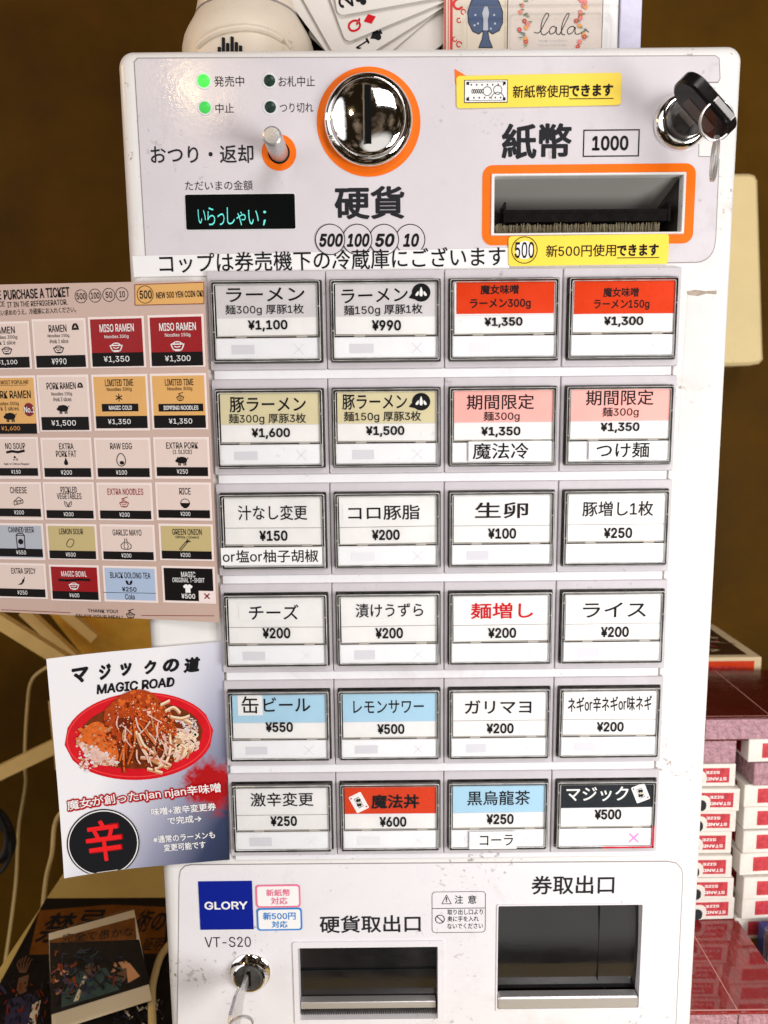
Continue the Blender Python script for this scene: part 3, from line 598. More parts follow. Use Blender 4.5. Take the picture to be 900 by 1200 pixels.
WX0, WX1, WZ0, WZ1 = 0.0020, 0.0020, 0.0034, 0.0048   # bezel margins round the window: left, right, bottom, top
for (i, j), (band, prints, lab) in B.items():
    cx, cz = cell(i, j); w_, h_ = CP-0.00035, BH
    ww, wh = CP-WX0-WX1, BH-WZ0-WZ1; wx, wz = cx+(WX0-WX1)/2, cz+(WZ0-WZ1)/2
    mb = MB()
    R4 = lambda a, b, c_, d: rrect(a, b, c_, d, 0.0007, 3)
    mb.loft(FRONT, [(R4(cx, cz, w_, h_), 0.0004), (R4(cx, cz, w_, h_), BW-0.0006), (R4(cx, cz, w_-0.0008, h_-0.0008), BW), (R4(wx, wz, ww+0.0007, wh+0.0007), BW), (R4(wx, wz, ww, wh), BW-0.0004)], m_bezel); mb.loft(FRONT, [(R4(wx, wz, ww, wh), BW-0.0004), (R4(wx, wz, ww, wh), 0.0008)], m_gap)
    bt = part(mb, 'ticket_button', lab)
    mb = MB(); mb.rect(FRONT, wx, wz, ww, wh, 0.0009, m_gap); mb.rect(FRONT, wx, wz, ww-0.0016, wh-0.0016, 0.0011, m_well); part(mb, 'button_well', None, bt)
    # printed card and the white lens below the hinge line
    rnd = random.Random(i*7+j); tilt = (rnd.random()-0.5)*0.9
    cw, top, mid, bot = ww-0.0052, wz+wh/2-0.0016, None, wz-wh/2+0.0016
    hinge = wz - wh/2 + 0.0136                       # hinge line height
    split = hinge + 0.0092 + (0.0022 if (i, j) == (5, 3) else 0)
    ca = math.radians(tilt); CPn = Plane(FRONT.p(wx+0.0003, (top+hinge)/2, 0), (math.cos(ca), 0, math.sin(ca)), (0, 0, 1))
    mb = MB(); hh = top - hinge - 0.0004; w = BW+0.0023
    mb.slab(CPn, rect4(0, 0, cw, hh), w-0.0030, w, m_card)
    if band is not None and band is not m_card: mb.rect(CPn, 0, hh/2-(top-split)/2, cw, top-split, w+0.00008, band)
    mb.rect(CPn, 0, hh/2-(top-split), cw, 0.00028, w+0.00014, m_faint if band is not m_card else m_seam)
    g = w
    for k, it in enumerate(prints):
        g = w + 0.00018 + 0.00006*k
        if it[0] == 't': mb.text(FRONT, it[1], it[2], g, it[3], it[4]+(0.014 if ord(it[1][-1]) > 0x2000 or it[1][-1] == 'g' else 0), it[5] if len(it) > 5 else tilt*0.7)
        elif it[0] == 'r': mb.rbox(FRONT, it[1], g, it[2])
        elif it[0] == 'p': mb.rbox(FRONT, it[1], g, m_tape)
        elif it[0] == 'g': icon_ghost(mb, *U(it[1], it[2], g), it[3], g, m_ink, m_inkw)
        elif it[0] == 'c': icon_card(mb, it[1], it[2], g)
    part(mb, 'label_card', None, bt)
    mb = MB(); lw = ww-0.0030; w = BW+0.0026
    mb.slab(FRONT, rect4(wx+0.0002, (hinge-0.0012+bot)/2, lw, hinge-0.0012-bot), w-0.0009, w, m_lens, 0.0002)
    gx = wx-lw*0.235+rnd.uniform(-.0004, .0004); gz = (hinge+bot)/2-0.0008
    mb.rect(FRONT, gx, gz, 0.0118*rnd.uniform(.93, 1.07), 0.0048*rnd.uniform(.92, 1.08), w+0.0001, m_faint if rnd.random() < 0.55 else m_faintb)
    xm = m_cross_red if (i, j) == (5, 3) else (m_faint if rnd.random() < 0.6 else m_faintb); xx = wx+lw*0.30; s_ = 0.0026; xw = 0.0010 if (i, j) == (5, 3) else 0.00028
    mb.line(FRONT, [(xx-s_, gz-s_), (xx+s_, gz+s_)], xw, w+0.00012, xm); mb.line(FRONT, [(xx-s_, gz+s_), (xx+s_, gz-s_)], xw, w+0.00016, xm)
    part(mb, 'sold_out_lens', None, bt)
    # clear cover: a moulded acrylic rim, hinge rail with two tabs, and a thin pane
    mb = MB(); ox, oz, ow, oh = wx, wz, ww-0.0013, wh-0.0013; f0, f1 = 0.0012, BW+0.0034
    Q = lambda e: rrect(ox, oz, ow-2*e, oh-2*e, 0.0008, 3)
    mb.loft(FRONT, [(Q(0), f0), (Q(0), f1-0.0003), (Q(0.0003), f1), (Q(0.0013), f1), (Q(0.0016), f1-0.0004), (Q(0.0016), f0), (Q(0), f0)], m_acryl)
    mb.loft(FRONT, [(Q(0.0001), f1-0.0001), (Q(0.0004), f1+0.00008)], m_rimhi); mb.loft(FRONT, [(Q(0.0013), f1+0.00006), (Q(0.0016), f1-0.0002)], m_rimhi)
    part(mb, 'clear_rim', None, bt)
    mb = MB(); pw_, ph_ = (ow-0.0032)/2, (oh-0.0032)/2; t1, t2 = rnd.uniform(-.00035, .00035), rnd.uniform(-.00035, .00035)
    mb.add([FRONT.p(ox+sx*pw_, oz+sz*ph_, f1-0.0005+sx*t1*0.7+sz*t2*0.7) for sx, sz in ((-1, -1), (1, -1), (1, 1), (-1, 1))], [[0, 1, 2, 3]], m_pane)
    part(mb, 'clear_pane', None, bt)
    mb = MB(); mb.slab(FRONT, rect4(wx, hinge-0.0002, ww-0.0050, 0.0005), f1-0.0018, f1-0.0010, m_tab)
    for fx in (-0.235, 0.315): mb.slab(FRONT, rect4(wx+ww*fx, hinge-0.0004, 0.0056, 0.0012), f1-0.0018, f1-0.0008, m_tab, 0.0002)
    for (fx, fz, a_, b_) in ((-0.5, 0.34, 0.0010, 0.0004), (0.5, 0.18, 0.0010, 0.0004), (-0.5, -0.12, 0.0010, 0.0004)): mb.slab(FRONT, rect4(wx+fx*(ww-0.003), wz+fz*wh, a_, b_), f1-0.0012, f1+0.0001, m_tab)
    part(mb, 'hinge', None, bt)
    if (i, j) == (5, 3):
        mb = MB(); mb.slab(FRONT, rect4(wx+ow/2-0.0009, wz-oh/2+0.0070, 0.0010, 0.0130), f1-0.0012, f1+0.0001, m_redglow); mb.slab(FRONT, rect4(wx+ow*0.23, wz-oh/2+0.0009, ow*0.52, 0.0009), f1-0.0012, f1+0.0001, m_redglow); part(mb, 'glow_strip', None, bt)
    for k, it in enumerate(prints):
        if it[0] == 's':
            mb = MB(); b = it[1]; f2 = f1+0.0001; bx_ = FRONT.box(b, f2+0.0002); mb.slab(FRONT, rect4(*bx_), f2, f2+0.0002, m_tape)
            for it2 in prints:
                if it2[0] == 't2': mb.text(FRONT, it2[1], it2[2], f2+0.0003, it2[3], it2[4]+0.012)
            part(mb, 'paper_strip', None, bt)

# ---- lower panel: emblem, stickers, lettering, caution plate
mb = MB(); bx_ = FRONT.box((233.5, 1033, 296.2, 1089.5), 0.0007); mb.slab(FRONT, rect4(*bx_), 0.0003, 0.0007, m_blue)
em = part(mb, 'maker_plate', 'square blue plate with white lettering')
mb = MB(); mb.text(FRONT, 'GLORY', (239.6, 1056.5, 290.2, 1065.8), 0.00085, m_inkw, 0.022); part(mb, 'plate_lettering', None, em)
for (b, m, col, rows, lab) in (((299.7, 1037, 352, 1063.5), m_inkw, m_inkp, (('新紙幣', (312, 1042, 340, 1050.3)), ('対応', (317.5, 1051.5, 337, 1060))), 'pink rimmed sticker'),
                         ((301, 1064.3, 354, 1090.5), m_inkw, m_lblue, (('新500円', (308.3, 1069, 346.5, 1078)), ('対応', (318.5, 1079.2, 337, 1087.3))), 'blue rimmed sticker')):
    P, mb = sticker('', b, 0.3, 0.0019, 0.0008, m, edge=col); st = part(mb, 'sticker', lab)
    mb = MB()
    for t, bb in rows: mb.text(FRONT, t, bb, 0.00095, col, 0.03)
    part(mb, 'sticker_print', None, st)
lettering([('VT-S20', (240, 1098, 294, 1110), 0.0)], 'model_lettering', m=m_inkg)
lettering([('硬貨取出口', (374.7, 1072.7, 493, 1093), 0.026)], 'coin_outlet_lettering', m=m_inkg); lettering([('券取出口', (623, 1026, 720, 1048), 0.022)], 'ticket_outlet_lettering', m=m_inkg)
mb = MB(); cx, cy, w_, h_ = FRONT.box((506, 1044.3, 569, 1092.5)); t = 0.0003
mb.loft(FRONT, [(rrect(cx, cy, w_, h_, 0.0022), PW), (rrect(cx, cy, w_-2*t, h_-2*t, 0.0019), PW)], m_inkg); mb.rbox(FRONT, (506, 1064.1, 569, 1064.8), PW, m_inkg)
mb.text(FRONT, '注', (533, 1049.3, 542.7, 1059), PW, m_inkg, 0.012); mb.text(FRONT, '意', (548.5, 1049.3, 558.3, 1059), PW, m_inkg, 0.012)
mb.text(FRONT, '取り出し口より', (524.4, 1065.5, 566, 1072), PW, m_inkg, 0.008); mb.text(FRONT, '奥に手を入れ', (524.4, 1073.6, 561, 1080), PW, m_inkg, 0.008); mb.text(FRONT, 'ないでください', (524.4, 1082, 566, 1088.4), PW, m_inkg, 0.008)
c = U(515.5, 1076.6); mb.ring(FRONT, c, 0.0023, 0.0028, PW, m_inkg, 32); mb.line(FRONT, [(c[0]-0.0017, c[1]+0.0017), (c[0]+0.0017, c[1]-0.0017)], 0.0005, PW, m_inkg)
tr = pxpts([(517.8, 1058.6), (528.8, 1058.6), (523.3, 1048.4)]); mb.line(FRONT, tr + [tr[0], tr[1]], 0.00035, PW, m_inkg); mb.text(FRONT, '!', (522.4, 1051.5, 524.2, 1057.4), PW, m_inkg, 0.01)
part(mb, 'caution_mark')

# ---- coin return tray
x0, x1, z0, z1 = H_COIN; hx, hz, hw, hh = (x0+x1)/2, (z0+z1)/2, x1-x0, z1-z0
cx, cy, w_, h_ = FRONT.box((344, 1102, 521.5, 1199))
mb = MB(); mb.loft(FRONT, [(rrect(cx, cy, w_, h_, 0.0016), 0.0003), (rrect(cx, cy, w_-0.0006, h_-0.0006, 0.0014), 0.0012), (rect_ := rrect(hx, hz, hw, hh, 0.0006), 0.0012), (rect_, -0.010)], m_lower); ct = part(mb, 'coin_tray', None)
mb = MB(); d = 0.055
mb.add([W3(x0, -0.010, z0), W3(x1, -0.010, z0), W3(x1, -0.010, z1), W3(x0, -0.010, z1), W3(x0, -d, z0+0.012), W3(x1, -d, z0+0.012), W3(x1, -d, z1), W3(x0, -d, z1)], [[0, 1, 5, 4], [1, 2, 6, 5], [2, 3, 7, 6], [3, 0, 4, 7], [4, 5, 6, 7]], m_tray)
part(mb, 'tray_recess', None, ct)
mb = MB(); mb.cube((x0+0.0006, 0.0105, z0+0.0085), (x1-0.0006, 0.0115, z1-0.0006), m_flap); mb.cube((x0+0.0006, 0.0092, z0+0.0255), (x1-0.0006, 0.0105, z0+0.0262), m_tray); part(mb, 'tray_flap', None, ct)
mb = MB(); mb.cube((x0+0.0004, 0.0050, z0+0.0042), (x1-0.0010, 0.0102, z0+0.0086), m_steel, 0.0007); part(mb, 'metal_lip', None, ct)
mb = MB()
for k in range(60): u = x0+0.001+(hw-0.002)*k/59; mb.cube((u-0.0003, 0.0055, z0+0.0002), (u+0.0003, 0.0085, z0+0.0038), m_dsteel)
mb.cube((x0+0.0004, 0.0086, z0+0.0001), (x1-0.0004, 0.0100, z0+0.0041), m_dark); part(mb, 'tray_grille', None, ct)

# ---- ticket chute
x0, x1, z0, z1 = H_TICK; hx, hz, hw, hh = (x0+x1)/2, (z0+z1)/2, x1-x0, z1-z0
cx, cy, w_, h_ = FRONT.box((581, 1058.5, 756.5, 1184))
mb = MB(); mb.loft(FRONT, [(rrect(cx, cy, w_, h_, 0.0010), 0.0003), (rrect(cx, cy, w_-0.0006, h_-0.0006, 0.0010), 0.0010), (rect_ := rrect(hx, hz, hw, hh, 0.0008), 0.0010), (rect_, -0.006)], m_lower); tk = part(mb, 'ticket_chute')
mb = MB(); za, zb_, nf = z0+0.0075, z1-0.0002, 16
fy = lambda z: 0.0070 + 2.6*(z-(za+zb_)/2)**2
mb.add([Vector((x, fy(za+(zb_-za)*k/nf), za+(zb_-za)*k/nf)) for k in range(nf+1) for x in (x0+0.0002, x1-0.0002)], [[2*k, 2*k+1, 2*k+3, 2*k+2] for k in range(nf)], m_flap, True)
mb.cube((x0+hw*0.72, 0.0068, z0+0.014), (x0+hw*0.724, 0.0078, z1-0.003), m_tray); part(mb, 'smoked_flap', None, tk)
mb = MB(); pts = rrect(hx, z0+0.0040, hw-0.0006, 0.0077, 0.0018, 5); mb.slab(FRONT, pts, -0.004, 0.0016, m_steel, 0.0008, True); part(mb, 'metal_lip', None, tk)

# ---- locks
cu_ = U(798, 143.5); mb = MB()
mb.lathe(FRONT, cu_, [(0.0138, 0.0003), (0.0138, 0.0010), (0.0132, 0.0024), (0.0118, 0.0042), (0.0106, 0.0050), (0.0098, 0.0050), (0.0094, 0.0044)], m_chrome, 72, False); lk = part(mb, 'lock', 'large chrome lock with black barrel')
mb = MB(); mb.lathe(FRONT, cu_, [(0.0094, 0.0030), (0.0094, 0.0098), (0.0088, 0.0104), (0.002, 0.0105)], m_dsteel, 48); part(mb, 'lock_barrel', None, lk)
cl_ = U(293.5, 1138.5); mb = MB()
mb.lathe(FRONT, cl_, [(0.0118, 0.0003), (0.0117, 0.0010), (0.0108, 0.0016), (0.0092, 0.0050), (0.0084, 0.0054), (0.0080, 0.0050)], m_chrome, 72, False); lk = part(mb, 'lock', 'small chrome lock beside the coin tray')
mb = MB(); mb.lathe(FRONT, cl_, [(0.0080, 0.0040), (0.0078, 0.0058), (0.0068, 0.0061), (0.0064, 0.0056), (0.001, 0.0056)], m_dsteel, 48); mb.slab(FRONT, rect4(cl_[0], cl_[1], 0.0022, 0.0090), 0.0050, 0.0060, m_slot); part(mb, 'lock_barrel', None, lk)

# ================================================================== KEYS
def circle3(c, ax, bx, r, n=40): return [Vector(c) + Vector(ax)*r*math.cos(2*math.pi*i/n) + Vector(bx)*r*math.sin(2*math.pi*i/n) for i in range(n)]
base = FRONT.p(cu_[0], cu_[1], 0.0105)
K = thing('key', 'black plastic headed key turned in the large chrome lock, with two steel rings', 'key', base)
dd = Vector((0.70, 0, -0.714)).normalized(); nn = Vector((0, -1, 0))
KP = Plane(FRONT.p(cu_[0], cu_[1], 0) - Vector((0.0016, 0, 0.0016)), dd, nn)      # u along the head, v away from the panel, w to lower left
if KP.n.x > 0: KP = Plane(KP.o, -dd, nn)
sg = 1 if KP.ex.x > 0 else -1
mb = MB(); hd = rrect(sg*0.0020, 0.0285, 0.0335, 0.0195, 0.0088, 8); mb.slab(KP, hd, -0.0030, 0.0030, m_black, 0.0010, True)
mb.build('key_head', K, base)
mb = MB(); mb.slab(KP, rrect(sg*0.0030, 0.0262, 0.0180, 0.0080, 0.001, 3), 0.0029, 0.00325, mat('key_inset', (0.07, 0.05, 0.04, 1), 0.3), 0.0001); mb.build('head_inset', K, base)
mb = MB(); mb.slab(KP, rrect(sg*0.0085, 0.0385, 0.0120, 0.0008, 0.0004, 3), -0.0020, 0.0006, mat('key_glint', (0.55, 0.54, 0.53, 1), 0.3, 0.6)); mb.build('edge_glint', K, base)  # pale strip added on the head's outer edge as its white highlight
mb = MB(); mb.slab(KP, rect4(0, 0.0145, 0.0090, 0.0110), -0.0012, 0.0012, m_steel); mb.build('shank', K, base)
rc = Vector(FRONT.p(*U(839, 142, 0.034), 0.034)); a1 = Vector((1, 0.15, 0)).normalized(); a2 = Vector((0, -0.35, 1)).normalized()
mb = MB()
for dz in (0, 0.0009): mb.tube([q + Vector((0, -dz, 0)) for q in circle3(rc, a1, a2, 0.0079)], 0.00042, m_steel, 8, True)
mb.build('key_ring', K, base)
rc2 = Vector(FRONT.p(*U(838.5, 186, 0.032), 0.032)); a1 = Vector((0.27, 0.96, 0)).normalized(); mb = MB()
for dz in (0, 0.0009): mb.tube([q + Vector((-dz, 0, 0)) for q in circle3(rc2, a1, Vector((0.03, 0, 1)).normalized(), 0.0094)], 0.0005, m_steel, 8, True)
mb.build('key_ring', K, base)

base = FRONT.p(cl_[0], cl_[1], 0.0060)
K = thing('key', 'flat steel key hanging out of the small chrome lock by the coin tray', 'key', base)
KP = Plane(FRONT.p(cl_[0]-0.0008, cl_[1]-0.0004, 0), (0, 0, -1), (-0.06, -0.998, 0))
if KP.n.x < 0: KP = Plane(KP.o, (0, 0, 1), (-0.06, -0.998, 0))
mb = MB(); k_ = 1 if KP.ex.z > 0 else -1
prof = [(-0.0030, 0.004), (0.0030, 0.004), (0.0030, 0.018), (0.0085, 0.022), (0.0105, 0.030), (0.0090, 0.042), (0.0030, 0.047), (-0.0040, 0.047), (-0.0095, 0.042), (-0.0105, 0.030), (-0.0085, 0.022), (-0.0030, 0.018)]
mb.slab(KP, prof, -0.0010, 0.0010, mat('key_nickel', (0.70, 0.68, 0.66, 1), 0.32, 0.75, mottle=0.1, mscale=300), 0.0003); mb.build('key_plate', K, base)
rc = Vector(FRONT.p(*U(282.5, 1201, 0.043), 0.043)); mb = MB()
for dz in (0, 0.0009): mb.tube([q + Vector((0, -dz, 0)) for q in circle3(rc, Vector((1, 0.3, 0)).normalized(), Vector((0, -0.2, 1)).normalized(), 0.0062)], 0.0005, m_steel, 8, True)
mb.build('key_ring', K, base)

# ================================================================== MENU SHEET (laminated, taped to the left edge)
th = math.radians(8.0)
SH = Plane((*U(241.5, 530)[:1], -0.0040, U(241.5, 530)[1]), (math.cos(th), -math.sin(th), 0), (0, 0, 1))
m_sheet = mat('menu_paper', S(198, 170, 156), 0.30, mottle=0.03, mscale=30, coat=0.4)
m_tile = mat('menu_tile', S(224, 204, 194), 0.32, mottle=0.02, mscale=60)
m_edge = mat('menu_tile_edge', S(238, 222, 216), 0.32)
m_mgold = mat('menu_gold', S(222, 170, 100), 0.32, mottle=0.04, mscale=60)
m_mred = mat('menu_red', S(150, 8, 14), 0.30, mottle=0.04, mscale=60)
m_mblue = mat('menu_blue', S(170, 188, 214), 0.32); m_mgrey = mat('menu_grey', S(176, 180, 190), 0.32); m_mkhaki = mat('menu_khaki', S(194, 176, 124), 0.32)
m_mblack = mat('menu_black', (0.010, 0.008, 0.008, 1), 0.3, spec=0.08); m_mdark = mat('menu_maroon', S(120, 20, 30), 0.35); m_goldink = mat('menu_gold_ink', S(224, 150, 70), 0.4)
def zs(x, y): return (x/2.789, 310 + y/2.789)                   # zoomed-in pixel -> photo pixel
def zbox(x0, y0, x1, y1): a, b = zs(x0, y0), zs(x1, y1); return (a[0], a[1], b[0], b[1])
SB = SH.o + SH.ex*(-0.06)
MS = thing('menu_sheet', 'pinkish laminated english menu sheet taped beside the ticket buttons', 'menu sheet', SH.p(-0.06, -0.09, 0))
def spart(mb, name, label=None, parent=None): return mb.build(name, parent or MS, MS.location, label)
mb = MB(); tl, tr_, br_, bl_ = SH.uv(*zs(-220, 70)), SH.uv(*zs(667, 52)), SH.uv(*zs(716, 1170)), SH.uv(*zs(-150, 1128))
u0 = tl[0]; mb.slab(SH, [(u0, bl_[1]), (br_[0], br_[1]), (tr_[0], tr_[1]), (u0, tl[1])], -0.0008, 0.0, m_sheet); sheet = spart(mb, 'laminated_sheet')
mb = MB(); w = 0.00015
mb.text(SH, 'PLEASE', zbox(-88, 86, 3, 117), w, m_mblack, 0.02, 1.0); mb.text(SH, 'PURCHASE A TICKET', zbox(11, 78, 227, 111), w, m_mblack, 0.02, 1.0); mb.text(SH, 'AND PLACE', zbox(-72, 122, 15, 139), w, m_mblack, 0.004, 1.0); mb.text(SH, 'IT IN THE REFRIGERATOR.', zbox(23, 118, 220, 136), w, m_mblack, 0.004, 1.0)
mb.text(SH, '食券をお買い求めのうえ、冷蔵庫にお入れください。', zbox(-66, 144, 247, 164), w, m_mblack, 0.004, 1.0)
for x, t, hw in ((265, '500', 15), (311, '100', 14), (356, '50', 11), (399, '10', 9)):
    c = SH.uv(*zs(x, 104 - (x-265)*0.05)); mb.ring(SH, c, 0.0031, 0.0034, w, m_mblack, 32); mb.text(SH, t, zbox(x-hw, 93-(x-265)*0.05, x+hw, 114-(x-265)*0.05), w, m_mblack, 0.01)
spart(mb, 'heading_print', None, sheet)
mb = MB(); q = [zs(441, 66), zs(667, 58), zs(667, 128), zs(442, 133)]; mb.quad_px(SH, q, w, m_mgold); mb.line(SH, [SH.uv(*p_) for p_ in (q + q[:1])], 0.0003, w+0.0001, m_mdark)
c = SH.uv(*zs(475, 98)); mb.ring(SH, c, 0.0041, 0.0044, w+0.0001, m_mblack, 36); mb.text(SH, '500', zbox(456, 84, 496, 112), w+0.0001, m_mblack, 0.02); mb.text(SH, 'NEW 500 YEN COIN OK!', zbox(510, 87, 664, 108), w+0.0001, m_mblack, 0.016, 0.8)
spart(mb, 'coin_notice')
mb = MB(); mb.text(SH, 'THANK YOU!', zbox(287, 1127, 385, 1138), w, m_mblack, 0.006, -0.3); mb.text(SH, 'ENJOY YOUR MEAL!', zbox(248, 1145, 400, 1156), w, m_mblack, 0.006, -0.3)
mb.line(SH, [SH.uv(*zs(5, 1128)), SH.uv(*zs(232, 1138))], 0.0003, w, m_mdark); mb.line(SH, [SH.uv(*zs(462, 1147)), SH.uv(*zs(700, 1148))], 0.0003, w, m_mdark)

def ic_bowl(mb, P, x, y, s, w, m, steam=False, fillm=None):
    mb.line(P, [(x-s, y+s*0.25), (x-s*0.62, y-s*0.55), (x+s*0.62, y-s*0.55), (x+s, y+s*0.25), (x-s, y+s*0.25)], s*0.16, w, m)
    mb.rect(P, x, y-s*0.66, s*0.8, s*0.16, w, m); mb.line(P, [(x-s*0.75, y+s*0.28), (x-s*0.3, y+s*0.58), (x+s*0.3, y+s*0.58), (x+s*0.75, y+s*0.28)], s*0.15, w, m)
    mb.line(P, [(x-s*0.5, y-s*0.05), (x-s*0.1, y-s*0.2), (x+s*0.45, y-s*0.05)], s*0.13, w, m)
    if steam:
        mb.line(P, [(x-s*0.25, y+s*0.5), (x-s*0.25, y+s*1.15)], s*0.13, w, m); mb.line(P, [(x, y+s*0.5), (x, y+s*1.2)], s*0.13, w, m); mb.line(P, [(x-s*0.55, y+s*1.0), (x+s*0.85, y+s*1.45)], s*0.16, w, m)
def ic_pig(mb, P, x, y, s, w, m):
    mb.disc(P, (x, y+s*0.1), s*0.85, w, m, 24, s*0.52); mb.poly(P, [(x-s*1.0, y-s*0.22), (x-s*0.5, y-s*0.35), (x-s*0.4, y+s*0.4), (x-s*0.72, y+s*0.62), (x-s*0.78, y+s*0.35), (x-s*1.12, y+s*0.02)], w+0.00003, m)
    for dx in (-0.55, -0.3, 0.3, 0.58): mb.rect(P, x+s*dx, y-s*0.5, s*0.18, s*0.5, w+0.00003, m)
    mb.line(P, [(x+s*0.8, y+s*0.25), (x+s*1.02, y+s*0.4), (x+s*0.95, y+s*0.52)], s*0.1, w, m)
def ic_egg(mb, P, x, y, s, w, m):
    o = [(x+s*0.68*math.cos(t)*(1-0.12*math.sin(t)), y+s*0.95*math.sin(t)) for t in [2*math.pi*k/28 for k in range(28)]]
    mb.line(P, o+o[:2], s*0.12, w, m); mb.disc(P, (x+s*0.1, y-s*0.45), s*0.36, w, m, 16, s*0.28)
def ic_drop(mb, P, x, y, s, w, m): mb.poly(P, [(x+s*0.5*math.cos(t), y-s*0.25+s*0.5*math.sin(t)) for t in [math.radians(a) for a in range(-200, 21, 20)]] + [(x, y+s)], w, m)
def ic_cheese(mb, P, x, y, s, w, m):
    mb.line(P, [(x-s, y-s*0.75), (x-s, y), (x+s*0.1, y+s*0.9), (x+s*0.95, y+s*0.3), (x+s*0.95, y-s*0.3), (x-s, y-s*0.75)], s*0.13, w, m); mb.line(P, [(x-s, y), (x+s*0.95, y+s*0.3)], s*0.13, w, m)
    mb.ring(P, (x-s*0.3, y-s*0.25), s*0.12, s*0.24, w, m, 10); mb.ring(P, (x+s*0.4, y-s*0.05), s*0.1, s*0.2, w, m, 10)
def ic_leaf(mb, P, x, y, s, w, m, fill=False):
    for sx in (-1, 1):
        o = [(x, y-s*0.7), (x+sx*s*0.65, y-s*0.5), (x+sx*s*0.95, y+s*0.1), (x+sx*s*0.9, y+s*0.7), (x+sx*s*0.3, y+s*0.35), (x, y-s*0.7)]
        if fill: mb.poly(P, o[:-1] if sx > 0 else o[:-1][::-1], w, m)
        else: mb.line(P, o, s*0.13, w, m); mb.line(P, [(x, y-s*0.6), (x+sx*s*0.6, y+s*0.3)], s*0.1, w, m)
def ic_rice(mb, P, x, y, s, w, m):
    mb.poly(P, [(x+s*math.cos(t), y+s*0.95*math.sin(t)) for t in [math.radians(a) for a in range(180, 361, 15)]], w, m); mb.rect(P, x, y-s*0.92, s*0.8, s*0.22, w, m)
    mb.ring(P, (x, y), s*0.82, s*0.95, w, m, 16, s*0.72, s*0.85, 0, 180)
def ic_can(mb, P, x, y, s, w, m):
    mb.line(P, [(x-s*0.55, y-s), (x+s*0.55, y-s), (x+s*0.6, y+s*0.75), (x+s*0.4, y+s), (x-s*0.4, y+s), (x-s*0.6, y+s*0.75), (x-s*0.55, y-s)], s*0.12, w, m); mb.line(P, [(x-s*0.55, y+s*0.75), (x+s*0.55, y+s*0.75)], s*0.1, w, m); mb.disc(P, (x, y-s*0.1), s*0.38, w, m, 16)
def ic_lemon(mb, P, x, y, s, w, m):
    o = [(x+s*(0.75*math.cos(t))+s*0.12*math.sin(t), y+s*0.78*math.sin(t)+s*0.25*math.cos(t)*abs(math.cos(t))) for t in [2*math.pi*k/24 for k in range(24)]]; mb.line(P, o+o[:2], s*0.12, w, m)
def ic_garlic(mb, P, x, y, s, w, m):
    o = [(x-s*0.15, y+s), (x-s*0.2, y+s*0.45), (x-s*0.9, y-s*0.1), (x-s*0.85, y-s*0.65), (x-s*0.4, y-s*0.85), (x+s*0.4, y-s*0.85), (x+s*0.85, y-s*0.65), (x+s*0.9, y-s*0.1), (x+s*0.2, y+s*0.45), (x+s*0.15, y+s)]; mb.line(P, o, s*0.12, w, m)
    mb.line(P, [(x-s*0.1, y+s*0.4), (x-s*0.4, y-s*0.3), (x-s*0.2, y-s*0.8)], s*0.1, w, m); mb.line(P, [(x+s*0.1, y+s*0.4), (x+s*0.4, y-s*0.3), (x+s*0.2, y-s*0.8)], s*0.1, w, m)
def ic_onion(mb, P, x, y, s, w, m):
    mb.line(P, [(x-s, y-s*0.8), (x-s*0.75, y-s*0.95), (x+s*0.4, y+s*0.35), (x+s*0.15, y+s*0.5), (x-s, y-s*0.8)], s*0.12, w, m)
    for a, b in ((0.5, 1.0), (0.8, 0.8), (1.0, 0.55)): mb.line(P, [(x+s*0.2, y+s*0.4), (x+s*a, y+s*b)], s*0.14, w, m)
def ic_chili(mb, P, x, y, s, w, m): mb.poly(P, [(x-s, y-s*0.75), (x-s*0.1, y-s*0.75), (x+s*0.5, y-s*0.1), (x+s*0.65, y+s*0.5), (x+s*0.45, y+s*0.6), (x+s*0.15, y+s*0.4), (x-s*0.05, y-s*0.25)], w, m); mb.line(P, [(x+s*0.55, y+s*0.5), (x+s*0.7, y+s*1.0)], s*0.16, w, m)
def ic_shirt(mb, P, x, y, s, w, m): mb.poly(P, [(x-s*0.6, y-s), (x+s*0.6, y-s), (x+s*0.6, y+s*0.15), (x+s*0.85, y), (x+s*1.15, y+s*0.5), (x+s*0.55, y+s*0.95), (x+s*0.22, y+s*0.95), (x, y+s*0.7), (x-s*0.22, y+s*0.95), (x-s*0.55, y+s*0.95), (x-s*1.15, y+s*0.5), (x-s*0.85, y), (x-s*0.6, y+s*0.15)], w, m)
def ic_star(mb, P, x, y, s, w, m):
    for k in range(3): a = math.radians(90+60*k); mb.line(P, [(x-s*math.cos(a), y-s*math.sin(a)), (x+s*math.cos(a), y+s*math.sin(a))], s*0.24, w+0.00002*k, m)
def ic_salt(mb, P, x, y, s, w, m): mb.disc(P, (x-s*0.2, y+s*0.4), s*0.34, w, m, 12); mb.ring(P, (x+s*0.45, y-s*0.25), s*0.18, s*0.32, w, m, 12); mb.rect(P, x-s*0.5, y-s*0.35, s*0.45, s*0.3, w, m)
def ic_blob(mb, P, x, y, s, w, m, inner):
    mb.poly(P, [(x-s, y-s*0.75), (x+s, y-s*0.75), (x+s*0.85, y+s*0.2), (x+s*0.4, y+s*0.9), (x-s*0.4, y+s*0.9), (x-s*0.85, y+s*0.2)], w, m); mb.poly(P, [(x-s*0.45, y-s*0.35), (x, y-s*0.1), (x+s*0.45, y-s*0.35), (x+s*0.15, y+s*0.15), (x, y+s*0.55), (x-s*0.15, y+s*0.15)], w+0.0001, inner)
ic_bowl(mb, SH, *SH.uv(*zs(427, 1146)), 0.0024, w, m_mblack, True)
spart(mb, 'footer_print', None, sheet)

